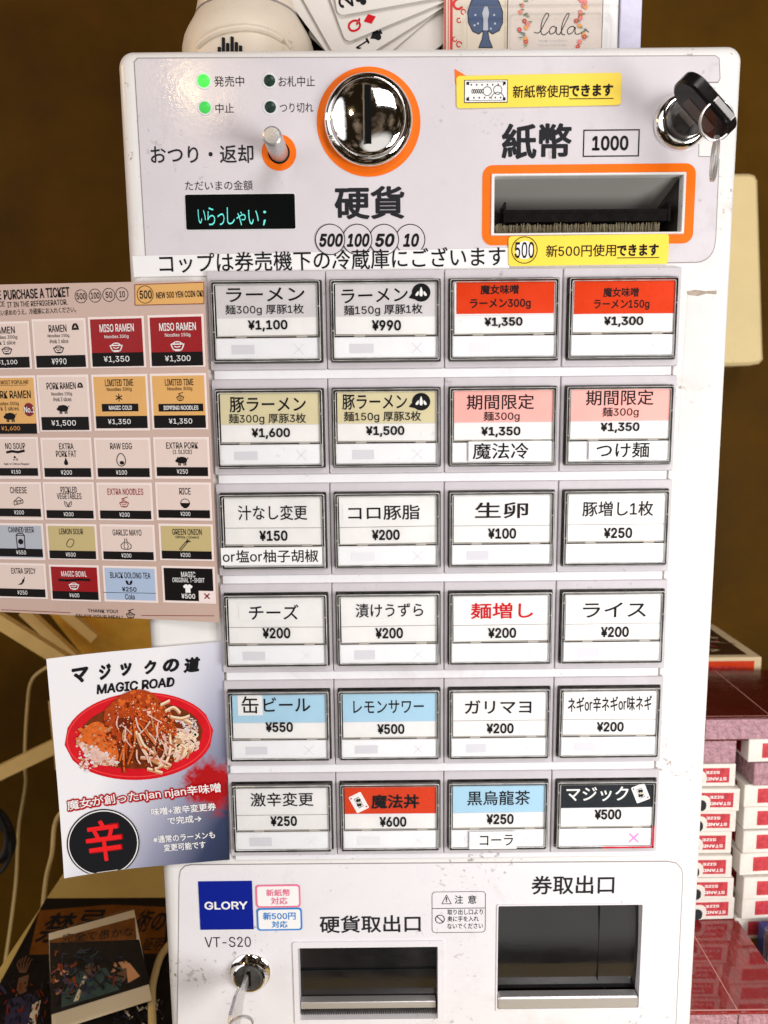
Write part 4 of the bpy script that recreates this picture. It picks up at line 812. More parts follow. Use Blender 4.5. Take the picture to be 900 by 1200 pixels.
# tile: (x0,y0,x1,y1 of its pale border, colour, ink, price, price bar top/bottom, texts, icon)
K_, WH = m_mblack, m_inkw
TL = [
 ((-75, 183, 104, 347), m_tile, K_, '¥1,100', (303, 338), [('RAMEN', -22, 203, 48, 226, .02), ('Noodles 300g', -30, 232, 56, 246, .006), ('Pork 1 slice', -22, 249, 50, 262, .006)], (ic_bowl, 24, 281, 17), 'white tile reading ramen at 1,100 yen'),
 ((105, 173, 288, 345), m_tile, K_, '¥990', (297, 336), [('RAMEN', 159, 197, 217, 221, .02), ('Noodles 150g', 156, 227, 226, 240, .006), ('Pork 1 slice', 163, 244, 223, 257, .006)], (ic_bowl, 193, 277, 17), 'white tile reading ramen at 990 yen'),
 ((288, 166, 478, 342), m_mred, WH, '¥1,350', (288, 333), [('MISO RAMEN', 325, 194, 437, 220, .02), ('Noodles 300g', 341, 230, 420, 243, .006)], (ic_bowl, 381, 270, 20), 'red tile reading miso ramen at 1,350 yen'),
 ((482, 160, 676, 340), m_mred, WH, '¥1,300', (286, 331), [('MISO RAMEN', 520, 190, 640, 216, .02), ('Noodles 150g', 539, 224, 622, 238, .006)], (ic_bowl, 581, 266, 21), 'red tile reading miso ramen at 1,300 yen'),
 ((-65, 360, 126, 556), m_mgold, K_, '¥1,600', (520, 553), [('MOST POPULAR!', 2, 378, 92, 391, .006), ('PORK RAMEN', -28, 412, 100, 438, .022), ('Noodles 300g', -18, 449, 61, 463, .006), ('Pork 3 slices', -18, 464, 61, 477, .006)], (ic_pig, 35, 498, 21), 'orange tile with round red badge'),
 ((122, 357, 298, 550), m_tile, K_, '¥1,500', (498, 541), [('PORK RAMEN', 152, 385, 247, 408, .02), ('Noodles 150g', 168, 417, 235, 431, .006), ('Pork 3 slices', 175, 434, 233, 447, .006)], (ic_pig, 208, 472, 20), 'white tile reading pork ramen at 1,500 yen'),
 ((300, 355, 490, 547), m_mgold, K_, '¥1,350', (495, 535), [('LIMITED TIME', 343, 375, 435, 397, .014), ('Noodles 300g', 349, 402, 430, 416, .006)], (ic_star, 390, 435, 12), 'orange tile with a star mark'),
 ((490, 352, 688, 543), m_mgold, K_, '¥1,350', (493, 534), [('LIMITED TIME', 539, 374, 632, 395, .014), ('Noodles 300g', 547, 400, 628, 414, .006)], (ic_bowl, 590, 436, 14), 'orange tile with a dipping bowl'),
 ((-48, 560, 132, 704), m_tile, K_, '¥150', (665, 690), [('NO SOUP', 17, 583, 82, 603, .014), ('Salt or Citrus Pepper', 13, 648, 96, 657, .004)], (ic_salt, 52, 634, 11), 'white tile with a scratched out line'),
 ((133, 562, 306, 706), m_tile, K_, '¥200', (665, 694), [('EXTRA', 193, 584, 240, 604, .014), ('PORK FAT', 183, 608, 249, 629, .014)], (ic_drop, 217, 645, 14), 'white tile with a drop'),
 ((307, 562, 498, 706), m_tile, K_, '¥100', (665, 694), [('RAW EGG', 360, 583, 431, 604, .014)], (ic_egg, 397, 638, 21), 'white tile with an egg'),
 ((500, 560, 692, 704), m_tile, K_, '¥250', (662, 691), [('EXTRA PORK', 543, 581, 647, 602, .014), ('(1 SLICE)', 565, 605, 627, 621, .01)], (ic_pig, 596, 641, 20), 'white tile with one pig'),
 ((-42, 707, 142, 838), m_tile, K_, '¥200', (797, 823), [('CHEESE', 33, 727, 87, 748, .014)], (ic_cheese, 62, 774, 16), 'white tile with a cheese wedge'),
 ((140, 707, 314, 838), m_tile, K_, '¥200', (803, 829), [('PICKLED', 198, 726, 251, 746, .012), ('VEGETABLES', 186, 747, 266, 767, .012)], (ic_leaf, 224, 783, 13), 'white tile with a leaf mark'),
 ((315, 709, 503, 840), m_tile, K_, '¥200', (804, 831), [('EXTRA NOODLES', 351, 732, 468, 753, .014)], (ic_bowl, 407, 782, 18), 'white tile with dark red noodle print'),
 ((506, 708, 698, 840), m_tile, K_, '¥200', (802, 828), [('RICE', 586, 730, 623, 752, .014)], (ic_rice, 606, 779, 16), 'white tile with a rice bowl'),
 ((-35, 842, 148, 968), m_mgrey, K_, '¥550', (928, 954), [('CANNED BEER', 27, 858, 110, 876, .012)], (ic_can, 69, 903, 24), 'grey tile with a beer can'),
 ((150, 844, 322, 968), m_mkhaki, K_, '¥500', (935, 961), [('LEMON SOUR', 193, 863, 271, 882, .012)], (ic_lemon, 231, 910, 17), 'khaki tile with a lemon'),
 ((326, 846, 511, 972), m_tile, K_, '¥200', (938, 964), [('GARLIC MAYO', 368, 866, 462, 886, .012)], (ic_garlic, 413, 914, 19), 'white tile with a garlic bulb'),
 ((517, 844, 703, 971), m_mkhaki, K_, '¥200', (936, 962), [('GREEN ONION', 563, 864, 659, 884, .012), ('(White / Green)', 574, 886, 650, 897, .004)], (ic_onion, 606, 915, 19), 'khaki tile with a spring onion'),
 ((-30, 972, 156, 1094), m_tile, K_, '¥250', (1059, 1085), [('EXTRA SPICY', 37, 992, 116, 1011, .012)], (ic_chili, 73, 1035, 15), 'white tile with a chili'),
 ((160, 978, 330, 1103), m_mred, WH, '¥600', (1068, 1094), [('MAGIC BOWL', 200, 1002, 283, 1020, .012)], (ic_bowl, 243, 1050, 17), 'red tile with a bowl and a scratched out line'),
 ((335, 982, 518, 1107), m_mblue, K_, '¥250', None, [('BLACK OOLONG TEA', 360, 1006, 491, 1026, .012), ('Cola', 409, 1077, 440, 1095, .014)], (ic_leaf, 423, 1039, 12), 'pale blue tea tile'),
 ((527, 982, 710, 1110), m_mblack, WH, '¥500', None, [('MAGIC', 592, 1004, 638, 1022, .012), ('ORIGINAL T-SHIRT', 563, 1024, 668, 1039, .008)], (ic_shirt, 615, 1058, 14), 'black tile with a white shirt'),
]
for k, (b, colr, ink, pr, bar, texts, ic, lab) in enumerate(TL):
    mb = MB(); w = 0.0002; x0, y0, x1, y1 = b; rx1 = x1
    lim = SH.uv(*zs(667 + (y0-52)*0.0438, y0))[0]
    cx, cy, ww, hh = SH.box(zbox(*b))
    if cx + ww/2 > lim - 0.0004: d = cx + ww/2 - lim + 0.0004; ww -= d; cx -= d/2
    mb.rect(SH, cx, cy, ww-0.0012, hh-0.0012, w, m_edge)
    iw, ih = ww - 0.0036, hh - 0.0036; w += 0.0001
    mb.rect(SH, cx, cy, iw, ih, w, colr); w += 0.0001
    if bar:
        bx_ = SH.box(zbox(x0, bar[0], x1, bar[1])); mb.rect(SH, cx, bx_[1], iw if colr is not m_tile else iw, bx_[3], w, m_mblack)
        n = len(pr); pcx = (ic[1]); hgt = (bar[1]-bar[0])*0.5; pw = hgt*(0.62*n); mb.text(SH, pr, zbox(pcx-pw/2, (bar[0]+bar[1])/2-hgt/2, pcx+pw/2, (bar[0]+bar[1])/2+hgt/2), w+0.0001, m_goldink if lab.startswith('orange tile with round') else m_inkw, 0.004)
    elif colr is m_mblue:
        mb.text(SH, pr, zbox(399, 1054, 446, 1069), w, ink, 0.014); mb.line(SH, [SH.uv(*zs(340, 1071)), SH.uv(*zs(511, 1074))], 0.00025, w, m_mblack)
    else:
        mb.text(SH, pr, zbox(593, 1076, 638, 1092), w, ink, 0.014)
    tink = m_mred if 'dark red' in lab else ink
    for t, a, b_, c_, d_, bo in texts: mb.text(SH, t, zbox(a, b_, c_, d_), w, tink, bo*0.55, 0.3)
    fn, ix_, iy_, s_ = ic; s_ = s_/2.789/FPX*0.42
    if fn is ic_bowl: fn(mb, SH, *SH.uv(*zs(ix_, iy_)), s_*(0.85 if lab.startswith(('white tile with dark', 'orange')) else 1), w, tink, lab.startswith(('white tile with dark', 'orange')))
    elif fn is ic_leaf: fn(mb, SH, *SH.uv(*zs(ix_, iy_)), s_, w, ink, colr is m_mblue)
    else: fn(mb, SH, *SH.uv(*zs(ix_, iy_)), s_, w, tink)
    if k in (1, 5): ic_blob(mb, SH, *SH.uv(*(zs(247, 204) if k == 1 else zs(263, 395))), 0.0020 if k == 1 else 0.0016, w, m_mblack, m_tile)
    if k == 4: c = SH.uv(*zs(96, 474)); mb.disc(SH, c, 0.0030, w, m_mdark, 24, 0.0035); mb.text(SH, 'No.1', zbox(79, 465, 113, 484), w+0.0001, m_inkw, 0.012); mb.line(SH, [SH.uv(*zs(0, 395)), SH.uv(*zs(88, 394))], 0.0002, w, m_mblack)
    if k in (6, 7): xb = (333, 452, 'MAGIC COLD', 356, 431) if k == 6 else (518, 664, 'DIPPING NOODLES', 535, 648); mb.rbox(SH, zbox(xb[0], 455, xb[1], 480), w, m_mblack); mb.text(SH, xb[2], zbox(xb[3], 461, xb[4], 475), w+0.0001, m_inkw, 0.014)
    if k == 8: mb.line(SH, [SH.uv(*zs(x, y)) for x, y in ((22, 614), (40, 610), (60, 613), (82, 608))], 0.0013, w, m_mblack)
    if k == 21: mb.line(SH, [SH.uv(*zs(x, y)) for x, y in ((192, 1030), (220, 1032), (260, 1029), (296, 1031))], 0.0013, w, m_mblack)
    if k == 23: mb.rbox(SH, zbox(650, 1067, 703, 1103), w+0.00005, m_edge); c = SH.uv(*zs(678, 1083)); s_ = 0.0014; mb.line(SH, [(c[0]-s_, c[1]-s_), (c[0]+s_, c[1]+s_)], 0.0006, w+0.0002, m_mdark); mb.line(SH, [(c[0]-s_, c[1]+s_), (c[0]+s_, c[1]-s_)], 0.0006, w+0.00025, m_mdark)
    spart(mb, 'menu_tile', lab)

# ================================================================== RAMEN POSTCARD
a5 = math.radians(4.6)
o2 = FRONT.uv(170, 885, 0.0035)
ex5 = Vector((math.cos(a5), 0, math.sin(a5)))
def curl(u, v): return 0.0045*max(0.0, (-u-0.005)/0.05)**2 + 0.0016*max(0.0, (-v)/0.06)**2
PC = Plane(FRONT.p(o2[0], o2[1], 0.0018), ex5, (-math.sin(a5), 0, math.cos(a5)), curl)
def pc(x, y): return (x/3.214, 740 + y/3.214)
def pcb(x0, y0, x1, y1): a, b = pc(x0, y0), pc(x1, y1); return (a[0], a[1], b[0], b[1])
m_pc = bpy.data.materials.new('postcard_print'); m_pc.use_nodes = True
N, L = m_pc.node_tree.nodes, m_pc.node_tree.links; b_ = N['Principled BSDF']; b_.inputs['Roughness'].default_value = 0.28
t = N.new('ShaderNodeTexCoord'); sp = N.new('ShaderNodeSeparateXYZ'); L.new(t.outputs['Object'], sp.inputs[0])
m1 = N.new('ShaderNodeMath'); m1.operation = 'MULTIPLY'; m1.inputs[1].default_value = -3.0; m2 = N.new('ShaderNodeMath'); m2.operation = 'MULTIPLY'; m2.inputs[1].default_value = 5.6
m3 = N.new('ShaderNodeMath'); m3.operation = 'ADD'; m4 = N.new('ShaderNodeMath'); m4.operation = 'ADD'; m4.inputs[1].default_value = 0.604
L.new(sp.outputs['Z'], m1.inputs[0]); L.new(sp.outputs['X'], m2.inputs[0]); L.new(m1.outputs[0], m3.inputs[0]); L.new(m2.outputs[0], m3.inputs[1]); L.new(m3.outputs[0], m4.inputs[0])
rp = N.new('ShaderNodeValToRGB'); E_ = rp.color_ramp.elements; E_[0].position = 0.27; E_[0].color = S(240, 238, 240); E_[1].position = 0.88; E_[1].color = S(10, 18, 40)
e = E_.new(0.42); e.color = S(210, 210, 222); e = E_.new(0.56); e.color = S(150, 152, 174); e = E_.new(0.72); e.color = S(52, 62, 92)
L.new(m4.outputs[0], rp.inputs[0])
# printed red powder cloud
vm = N.new('ShaderNodeVectorMath'); vm.operation = 'DISTANCE'; vm.inputs[1].default_value = (0.030, 0, 0.047); L.new(t.outputs['Object'], vm.inputs[0])
nz5 = N.new('ShaderNodeTexNoise'); nz5.inputs['Scale'].default_value = 130; nz5.inputs['Detail'].default_value = 8; nz5.inputs['Roughness'].default_value = 0.7; L.new(t.outputs['Object'], nz5.inputs['Vector'])
mr5 = N.new('ShaderNodeMapRange'); mr5.inputs['From Min'].default_value = 0.030; mr5.inputs['From Max'].default_value = 0.004; mr5.inputs['To Min'].default_value = -0.30; mr5.inputs['To Max'].default_value = 0.52; L.new(vm.outputs['Value'], mr5.inputs['Value'])
ad5 = N.new('ShaderNodeMath'); ad5.operation = 'ADD'; L.new(nz5.outputs['Fac'], ad5.inputs[0]); L.new(mr5.outputs['Result'], ad5.inputs[1])
mr6 = N.new('ShaderNodeMapRange'); mr6.inputs['From Min'].default_value = 0.58; mr6.inputs['From Max'].default_value = 0.84; L.new(ad5.outputs[0], mr6.inputs['Value'])
mx5 = N.new('ShaderNodeMix'); mx5.data_type = 'RGBA'; L.new(mr6.outputs['Result'], mx5.inputs[0]); L.new(rp.outputs[0], mx5.inputs[6]); mx5.inputs[7].default_value = S(176, 10, 16); L.new(mx5.outputs[2], b_.inputs['Base Color'])
cn = [PC.uv(*pc(183, 97)), PC.uv(*pc(838, 38)), PC.uv(*pc(868, 852)), PC.uv(*pc(258, 905))]
PCB = PC.o + PC.ey*cn[3][1]
PT = thing('postcard', 'white and navy postcard of a ramen bowl tucked beside the lower button rows', 'postcard', PCB)
def ppart(mb, name, parent=None): return mb.build(name, parent or PT, PCB)
def bil(s_, t_):
    a, b, c, d = cn; return tuple((a[i]*(1-s_)+b[i]*s_)*t_ + (d[i]*(1-s_)+c[i]*s_)*(1-t_) for i in (0, 1))
n = 24; mb = MB()
for w, flip in ((0.0, False), (-0.0004, True)):
    vs = [PC.p(*bil(i/n, j/n), w) for j in range(n+1) for i in range(n+1)]; fs = [[j*(n+1)+i, j*(n+1)+i+1, (j+1)*(n+1)+i+1, (j+1)*(n+1)+i] for j in range(n) for i in range(n)]
    mb.add(vs, [f[::-1] for f in fs] if flip else fs, m_pc if not flip else m_tape, True)
ed = [i for i in range(n+1)] + [(j+1)*(n+1)-1 for j in range(1, n+1)] + [n*(n+1)+i for i in range(n-1, -1, -1)] + [j*(n+1) for j in range(n-1, 0, -1)]
s0 = (n+1)*(n+1); mb.add([mb.v[i] for i in ed] + [mb.v[i+s0] for i in ed], [[i, len(ed)+i, len(ed)+(i+1) % len(ed), (i+1) % len(ed)] for i in range(len(ed))], m_tape)
card = ppart(mb, 'printed_card')
mb = MB(); w = 0.00022
for ch, b, r in (('マ', (277, 133, 340, 190), 8), ('ジ', (372, 122, 422, 180), 8), ('ッ', (455, 118, 500, 166), 8), ('ク', (543, 108, 592, 160), 5), ('の', (612, 103, 676, 153), 4), ('道', (688, 97, 757, 154), 3)):
    mb.text(PC, ch, pcb(*b), w, m_ink, 0.085, r*0.4, 0.25)
mb.text(PC, 'MAGIC ROAD', pcb(361, 185, 660, 222), w, m_ink, 0.03, 0.6, 0.2); ppart(mb, 'title_print', card)
m_bowlred = mat('print_red', S(214, 24, 36), 0.3, mottle=0.1, mscale=90); m_bowlhi = mat('print_light_red', S(240, 70, 70), 0.3)
m_soup = mat('print_soup', S(120, 52, 22), 0.3, mottle=0.35, mscale=260); m_nood = mat('print_noodle', S(238, 214, 182), 0.3); m_noodd = mat('print_noodle_dark', S(196, 140, 96), 0.3)
m_p1 = mat('print_meat', S(182, 70, 26), 0.3, mottle=0.3, mscale=400); m_p2 = mat('print_orange', S(224, 108, 42), 0.3, mottle=0.25, mscale=400); m_p3 = mat('print_dark', S(118, 40, 16), 0.3, mottle=0.25, mscale=400); m_p4 = mat('print_pale', S(232, 192, 176), 0.3, mottle=0.2, mscale=400); m_p5 = mat('print_garlic', S(226, 222, 226), 0.3, mottle=0.2, mscale=500)
mb = MB(); cB = PC.uv(*pc(527, 395)); ax, ay = PC.box(pcb(247, 230, 806, 560))[2:]
ax /= 2; ay /= 2
def el(fx, fy): return (cB[0]+fx*ax, cB[1]+fy*ay)
def strips(mb, c, rx, ry, w, m):                 # an ellipse laid as narrow strips so that it follows the curl
    k = 28
    for i in range(k):
        a, b = -1+2*i/k, -1+2*(i+1)/k; ya, yb = math.sqrt(max(0, 1-a*a)), math.sqrt(max(0, 1-b*b))
        mb.poly(PC, [q for q in [(c[0]+a*rx, c[1]-ya*ry), (c[0]+b*rx, c[1]-yb*ry), (c[0]+b*rx, c[1]+yb*ry), (c[0]+a*rx, c[1]+ya*ry)]] if i not in (0, k-1) else ([(c[0]+a*rx, c[1]), (c[0]+b*rx, c[1]-yb*ry), (c[0]+b*rx, c[1]+yb*ry)] if i == 0 else [(c[0]+a*rx, c[1]-ya*ry), (c[0]+b*rx, c[1]), (c[0]+a*rx, c[1]+ya*ry)]), w, m)
strips(mb, cB, ax, ay, w, m_bowlred); mb.ring(PC, (cB[0], cB[1]+0.0004), ax*0.955, ax*0.97, w+0.00006, m_bowlhi, 60, ay*0.93, ay*0.95)
strips(mb, el(0.02, 0.02), ax*0.84, ay*0.76, w+0.00012, m_soup)
rn = random.Random(4)
def blob(fx, fy, r, m, w, st=1.0):   # one crumb
    k = rn.randint(6, 9); mb.poly(PC, [el(fx + r*st*(0.6+0.5*rn.random())*math.cos(2*math.pi*i/k), fy + r*1.5*(0.6+0.5*rn.random())*math.sin(2*math.pi*i/k)) for i in range(k)], w, m)
w1 = w+0.0002
def strand(pts, wd, m, w):
    q = [el(*p_) for p_ in pts]; out = []
    for i in range(len(q)-1):
        for k in range(6):
            tt = k/6; p0 = q[max(0, i-1)]; p1 = q[i]; p2 = q[i+1]; p3 = q[min(len(q)-1, i+2)]
            out.append(tuple(0.5*((2*p1[d])+(-p0[d]+p2[d])*tt+(2*p0[d]-5*p1[d]+4*p2[d]-p3[d])*tt*tt+(-p0[d]+3*p1[d]-3*p2[d]+p3[d])*tt**3) for d in (0, 1)))
    out.append(q[-1]); n = len(out); L_, R_ = [], []
    for i in range(n):
        a, b = out[max(0, i-1)], out[min(n-1, i+1)]; l = math.hypot(b[0]-a[0], b[1]-a[1]) or 1e-9; nx, ny = -(b[1]-a[1])/l*wd/2, (b[0]-a[0])/l*wd/2
        L_.append(PC.p(out[i][0]+nx, out[i][1]+ny, w)); R_.append(PC.p(out[i][0]-nx, out[i][1]-ny, w))
    mb.add(L_+R_, [[i, n+i, n+i+1, i+1] for i in range(n-1)], m)
WL = [w1]
LVL = [0]
def up(d=0.0): LVL[0] = (LVL[0] + 1); return w1 + 0.00001*(LVL[0] // 22)
def shape(pts, m):
    q = spl([Vector((x, y, 0)) for x, y in pts + pts[:1]], 5)[:-1]; mb.poly(PC, [el(v.x, v.y) for v in q], up(), m)
for k in range(40):                               # pale broth and flat noodles on the right
    blob(rn.uniform(0.42, 0.78), rn.uniform(-0.40, 0.36), 0.035, rn.choice([m_noodd, m_p4, m_soup, m_p5]), up())
for k in range(46):
    LVL[0] += 9; a = rn.uniform(0.36, 0.70); b = rn.uniform(-0.46, 0.08); g_ = rn.uniform(0.06, 0.14)
    strand([(a-g_, b+g_*rn.uniform(-1, 1)), (a, b+rn.uniform(-.10, .14)), (a+g_*0.8, b-rn.uniform(0.0, .14)), (a+g_*0.2, b-0.2)], rn.uniform(0.0006, 0.0012), rn.choice([m_nood, m_nood, m_noodd, m_p4]), up())
for k in range(90): blob(rn.uniform(0.60, 0.80), rn.uniform(0.02, 0.32), rn.uniform(0.008, 0.02), rn.choice([m_p5, m_p5, m_p4]), up())
shape([(-0.36, 0.10), (-0.44, 0.52), (-0.28, 0.86), (-0.02, 1.06), (0.22, 1.0), (0.40, 0.66), (0.50, 0.34), (0.44, 0.06), (0.2, -0.12), (-0.05, 0.1), (-0.22, -0.3)], m_p1)
shape([(-0.82, 0.10), (-0.70, 0.34), (-0.52, 0.44), (-0.38, 0.20), (-0.32, -0.20), (-0.34, -0.52), (-0.52, -0.54), (-0.70, -0.30)], m_p2)
shape([(-0.84, 0.06), (-0.74, 0.22), (-0.58, 0.08), (-0.54, -0.2), (-0.42, -0.34), (-0.38, -0.56), (-0.56, -0.56), (-0.74, -0.30)], m_p4)
for k in range(420):                              # minced meat mound: fine crumbs, lighter towards its upper right
    fx = rn.uniform(-0.44, 0.50); top_ = 1.04 - 2.0*(fx-0.02)**2*1.6; fy = rn.uniform(-0.12, top_); dk = (fx < -0.1 and fy < 0.45)
    blob(fx, fy, rn.uniform(0.010, 0.036), rn.choice([m_p1, m_p3, m_p3, m_p1] if dk else [m_p1, m_p2, m_p2, m_p1, m_p4 if rn.random() < .3 else m_p2, m_p3]), up(0.0000012))
shape([(-0.42, 0.50), (-0.40, 0.70), (-0.26, 0.78), (-0.14, 0.62), (-0.24, 0.46)], m_p1); shape([(-0.30, 0.20), (-0.26, 0.44), (-0.10, 0.46), (-0.04, 0.26), (-0.14, 0.10)], m_p3)
for k in range(230):                              # left chunk: orange crust above, pale shreds below
    fx = rn.uniform(-0.84, -0.33); fy = rn.uniform(-0.58, 0.42) - abs(fx+0.55)*0.3; pale = fy < 0.10 - (fx+0.84)*0.9
    blob(fx, fy, rn.uniform(0.008, 0.030), rn.choice([m_p4, m_p4, m_p5, m_noodd]) if pale else rn.choice([m_p2, m_p2, m_p1, m_noodd]), up(0.0000012))
for s_ in ([(-0.05, 0.35), (-0.2, 0.0), (-0.27, -0.55), (-0.28, -0.78)], [(-0.02, 0.32), (-0.14, 0.05), (-0.15, -0.3), (-0.22, -0.6)], [(0.0, 0.35), (0.08, 0.1), (0.3, -0.1), (0.4, -0.3)], [(0.05, 0.4), (0.22, 0.25), (0.38, 0.05)], [(-0.1, 0.2), (-0.24, -0.2), (-0.32, -0.5)], [(-0.06, 0.3), (-0.08, -0.1), (-0.18, -0.45)], [(0.02, 0.3), (0.12, 0.0), (0.2, -0.2)]):
    LVL[0] += 22; strand(s_, 0.0013, m_p3, up()); LVL[0] += 22; strand([(x+0.012, y) for x, y in s_], 0.0009, m_p2, up())
for s_ in ([(-0.03, 0.15), (0.03, -0.25), (0.12, -0.5), (0.34, -0.75)], [(0.34, 0.02), (0.34, -0.3), (0.24, -0.55), (0.1, -0.5)], [(0.15, -0.75), (0.32, -0.6), (0.4, -0.3), (0.42, 0.0)], [(-0.02, -0.45), (0.2, -0.52), (0.38, -0.7)], [(0.05, -0.72), (0.25, -0.85)], [(0.4, 0.55), (0.52, 0.62), (0.6, 0.48)], [(0.35, 0.7), (0.48, 0.78)], [(0.62, 0.35), (0.74, 0.22)], [(0.46, 0.42), (0.6, 0.36), (0.72, 0.40)], [(0.0, 0.1), (0.06, -0.2), (0.2, -0.42)]):
    LVL[0] += 22; strand([(x-0.008, y-0.03) for x, y in s_], 0.0015, m_noodd, up()); LVL[0] += 22; strand(s_, 0.0011, m_p4 if rn.random() < 0.4 else m_nood, up())
for k in range(160):                              # small wet highlights and loose crumbs over the whole mound
    fx = rn.uniform(-0.40, 0.50); fy = rn.uniform(-0.35, 0.98)*(1-abs(fx)*0.8); blob(fx, fy, rn.uniform(0.006, 0.016), rn.choice([m_p2, m_p2, m_p4, m_nood, m_p3]), up())
for k in range(34):                               # thin sprouts tangled into the mound
    fx, fy = rn.uniform(-0.30, 0.40), rn.uniform(-0.35, 0.55); a = rn.uniform(-2.4, -0.6); l_ = rn.uniform(0.10, 0.26)
    LVL[0] += 10; strand([(fx, fy), (fx+l_*0.5*math.cos(a)+rn.uniform(-.03, .03), fy+l_*math.sin(a)), (fx+l_*math.cos(a), fy+l_*1.7*math.sin(a))], rn.uniform(0.0005, 0.0009), rn.choice([m_p2, m_p4, m_noodd, m_p1]), up())
for k in range(40): blob(rn.uniform(-0.5, 0.45), rn.uniform(-0.78, -0.42), rn.uniform(0.006, 0.02), rn.choice([m_p1, m_p2, m_p3]), up())
ppart(mb, 'bowl_print', card)
m_prt = mat('print_glow_red', S(176, 4, 12), 0.35)
mb = MB(); w = 0.0004
for t_, b in (('魔女が創ったnjan njan辛味噌', (258, 580, 838, 645)),):
    c = PC.box(pcb(258, 594, 836, 640), w); mb.text_uv(PC, t_, c[0], c[1]-0.0002, c[2]*1.014, c[3]*1.16, w, m_prt, 0.20, 1.0); mb.text_uv(PC, t_, c[0], c[1], c[2], c[3]*0.86, w+0.0002, m_inkw, 0.022, 1.0)
for t_, b in (('味噌+激辛変更券', (569, 653, 815, 682)), ('で完成→', (631, 692, 760, 720)), ('※通常のラーメンも', (578, 757, 812, 784)), ('変更可能です', (618, 790, 777, 817))): mb.text(PC, t_, pcb(*b), w, m_inkw, 0.03)
ppart(mb, 'caption_print', card)
mb = MB(); c = PC.uv(*pc(397, 786)); r = PC.box(pcb(265, 655, 530, 920))[2]/2; clip = cn[3][1] + 0.0004
def disc_clip(r, w, m): mb.poly(PC, [(c[0]+r*math.cos(a), max(c[1]+r*1.0*math.sin(a), clip + (c[0]+r*math.cos(a)-cn[3][0])*0.0)) for a in [2*math.pi*k/64 for k in range(64)]], w, m)
disc_clip(r, w, m_ink); disc_clip(r*0.965, w+0.00008, m_inkw); disc_clip(r*0.935, w+0.00016, m_ink)
mb.text(PC, '辛', pcb(325, 698, 468, 860), w+0.0003, m_mred, 0.05); mb.text(PC, '辛', pcb(331, 704, 462, 855), w+0.0005, mat('print_bright_red', S(236, 30, 34), 0.35), 0.022); ppart(mb, 'emblem_print', card)

# ================================================================== SETTING AND BACKGROUND
ZTB = -0.461
def at_y(px, py, y): d = ray(px, py); t = (y - CAM.y)/d.y; return CAM + d*t
def at_z(px, py, z): d = ray(px, py); t = (z - CAM.z)/d.z; return CAM + d*t
m_wall = mat('wall_brown', (0.080, 0.036, 0.002, 1), 0.55, mottle=0.6, mscale=3.5, bump=0.05, bscale=30, specks=0.5, speck_color=(0.02, 0.012, 0.004, 1), spec=0.06)
YW = 0.44
mb = MB(); mb.cube((-1.6, YW, -1.35), (1.6, YW+0.03, 1.4), m_wall); o = mb.build('back_wall', None, (0, YW, -1.35)); tag(o, 'dark olive brown wall behind the ticket machine', 'wall')
m_floor = mat('floor_dark', (0.014, 0.012, 0.011, 1), 0.7, mottle=0.4, mscale=8)
mb = MB(); mb.cube((-1.6, -0.55, -1.37), (1.6, YW, -1.35), m_floor); o = mb.build('floor', None, (0, 0, -1.36)); o['kind'] = 'structure'

m_table = mat('table_cream', S(204, 176, 104), 0.45, mottle=0.10, mscale=25, specks=0.5)
e0, e1 = at_z(0, 1122, ZTB), at_z(96, 1012, ZTB)
xe = at_z(30, 1088, ZTB).x
yb = at_z(150, 1012, ZTB).y
TBL = thing('counter_table', 'cream counter table carrying the ticket machine, posters and card boxes', 'table', ((xe+0.5)/2, 0.05, -1.35))
mb = MB(); mb.cube((xe, -0.06, ZTB-0.024), (0.52, YW-0.002, ZTB), m_table, 0.002); mb.build('tabletop', TBL, TBL.location)
for lx in (xe+0.03, 0.46):
    for ly in (0.0, YW-0.06): mb = MB(); mb.cube((lx, ly, -1.35), (lx+0.04, ly+0.04, ZTB-0.024), m_table, 0.002); mb.build('leg', TBL, TBL.location)

# cream panel box on the wall at the right
m_cream = mat('cream_panel', S(226, 204, 150), 0.4, mottle=0.04, mscale=30, specks=0.3)
c0 = at_y(846, 428, YW-0.05); pts = [(800, 203), (880, 203), (886, 205), (889, 211), (895, 412), (895.5, 421), (891, 426), (880, 428), (800, 430)]
P = Plane((0, YW-0.05, 0), (1, 0, 0), (0, 0, 1)); mb = MB(); mb.slab(P, [P.uv(x, y) for x, y in pts][::-1], -0.0495, 0.0, m_cream, 0.003, True); o = mb.build('panel_box', None, (c0.x, YW-0.02, c0.z)); tag(o, 'cream rounded panel box on the wall right of the machine', 'panel box')

# white rack bars and cables at the lower left
m_bar = mat('rack_cream', S(226, 190, 120), 0.42, mottle=0.08, mscale=60)
Y1 = 0.30
RK = thing('folding_rack', 'cream folding rack of crossed flat bars behind the menu sheet', 'rack', (-0.46, Y1, -0.9))
for (a, b, wd, yy) in (((-60, 690), (98, 788), 0.0135, 0.30), ((28, 715), (100, 782), 0.0105, 0.34), ((74, 715), (112, 748), 0.010, 0.345), ((-60, 934), (92, 861), 0.0135, 0.315), ((62, 820), (70, 900), 0.006, 0.335)):
    mb = MB(); mb.bar(at_y(*a, yy), at_y(*b, yy), wd, 0.008, m_bar); mb.build('flat_bar', RK, RK.location)
m_bag = mat('paper_yellow', S(226, 170, 60), 0.5, mottle=0.35, mscale=14)
mb = MB(); P = Plane((0, 0.36, 0), (1, 0, 0), (0, 0, 1)); mb.slab(P, [P.uv(*q) for q in ((40, 700), (200, 700), (200, 800), (120, 800))][::-1], -0.05, 0, m_bag, 0.003); o = mb.build('paper_bag', None, tuple(at_y(150, 800, 0.38))); tag(o, 'yellow paper bag behind the rack under the menu sheet', 'bag')
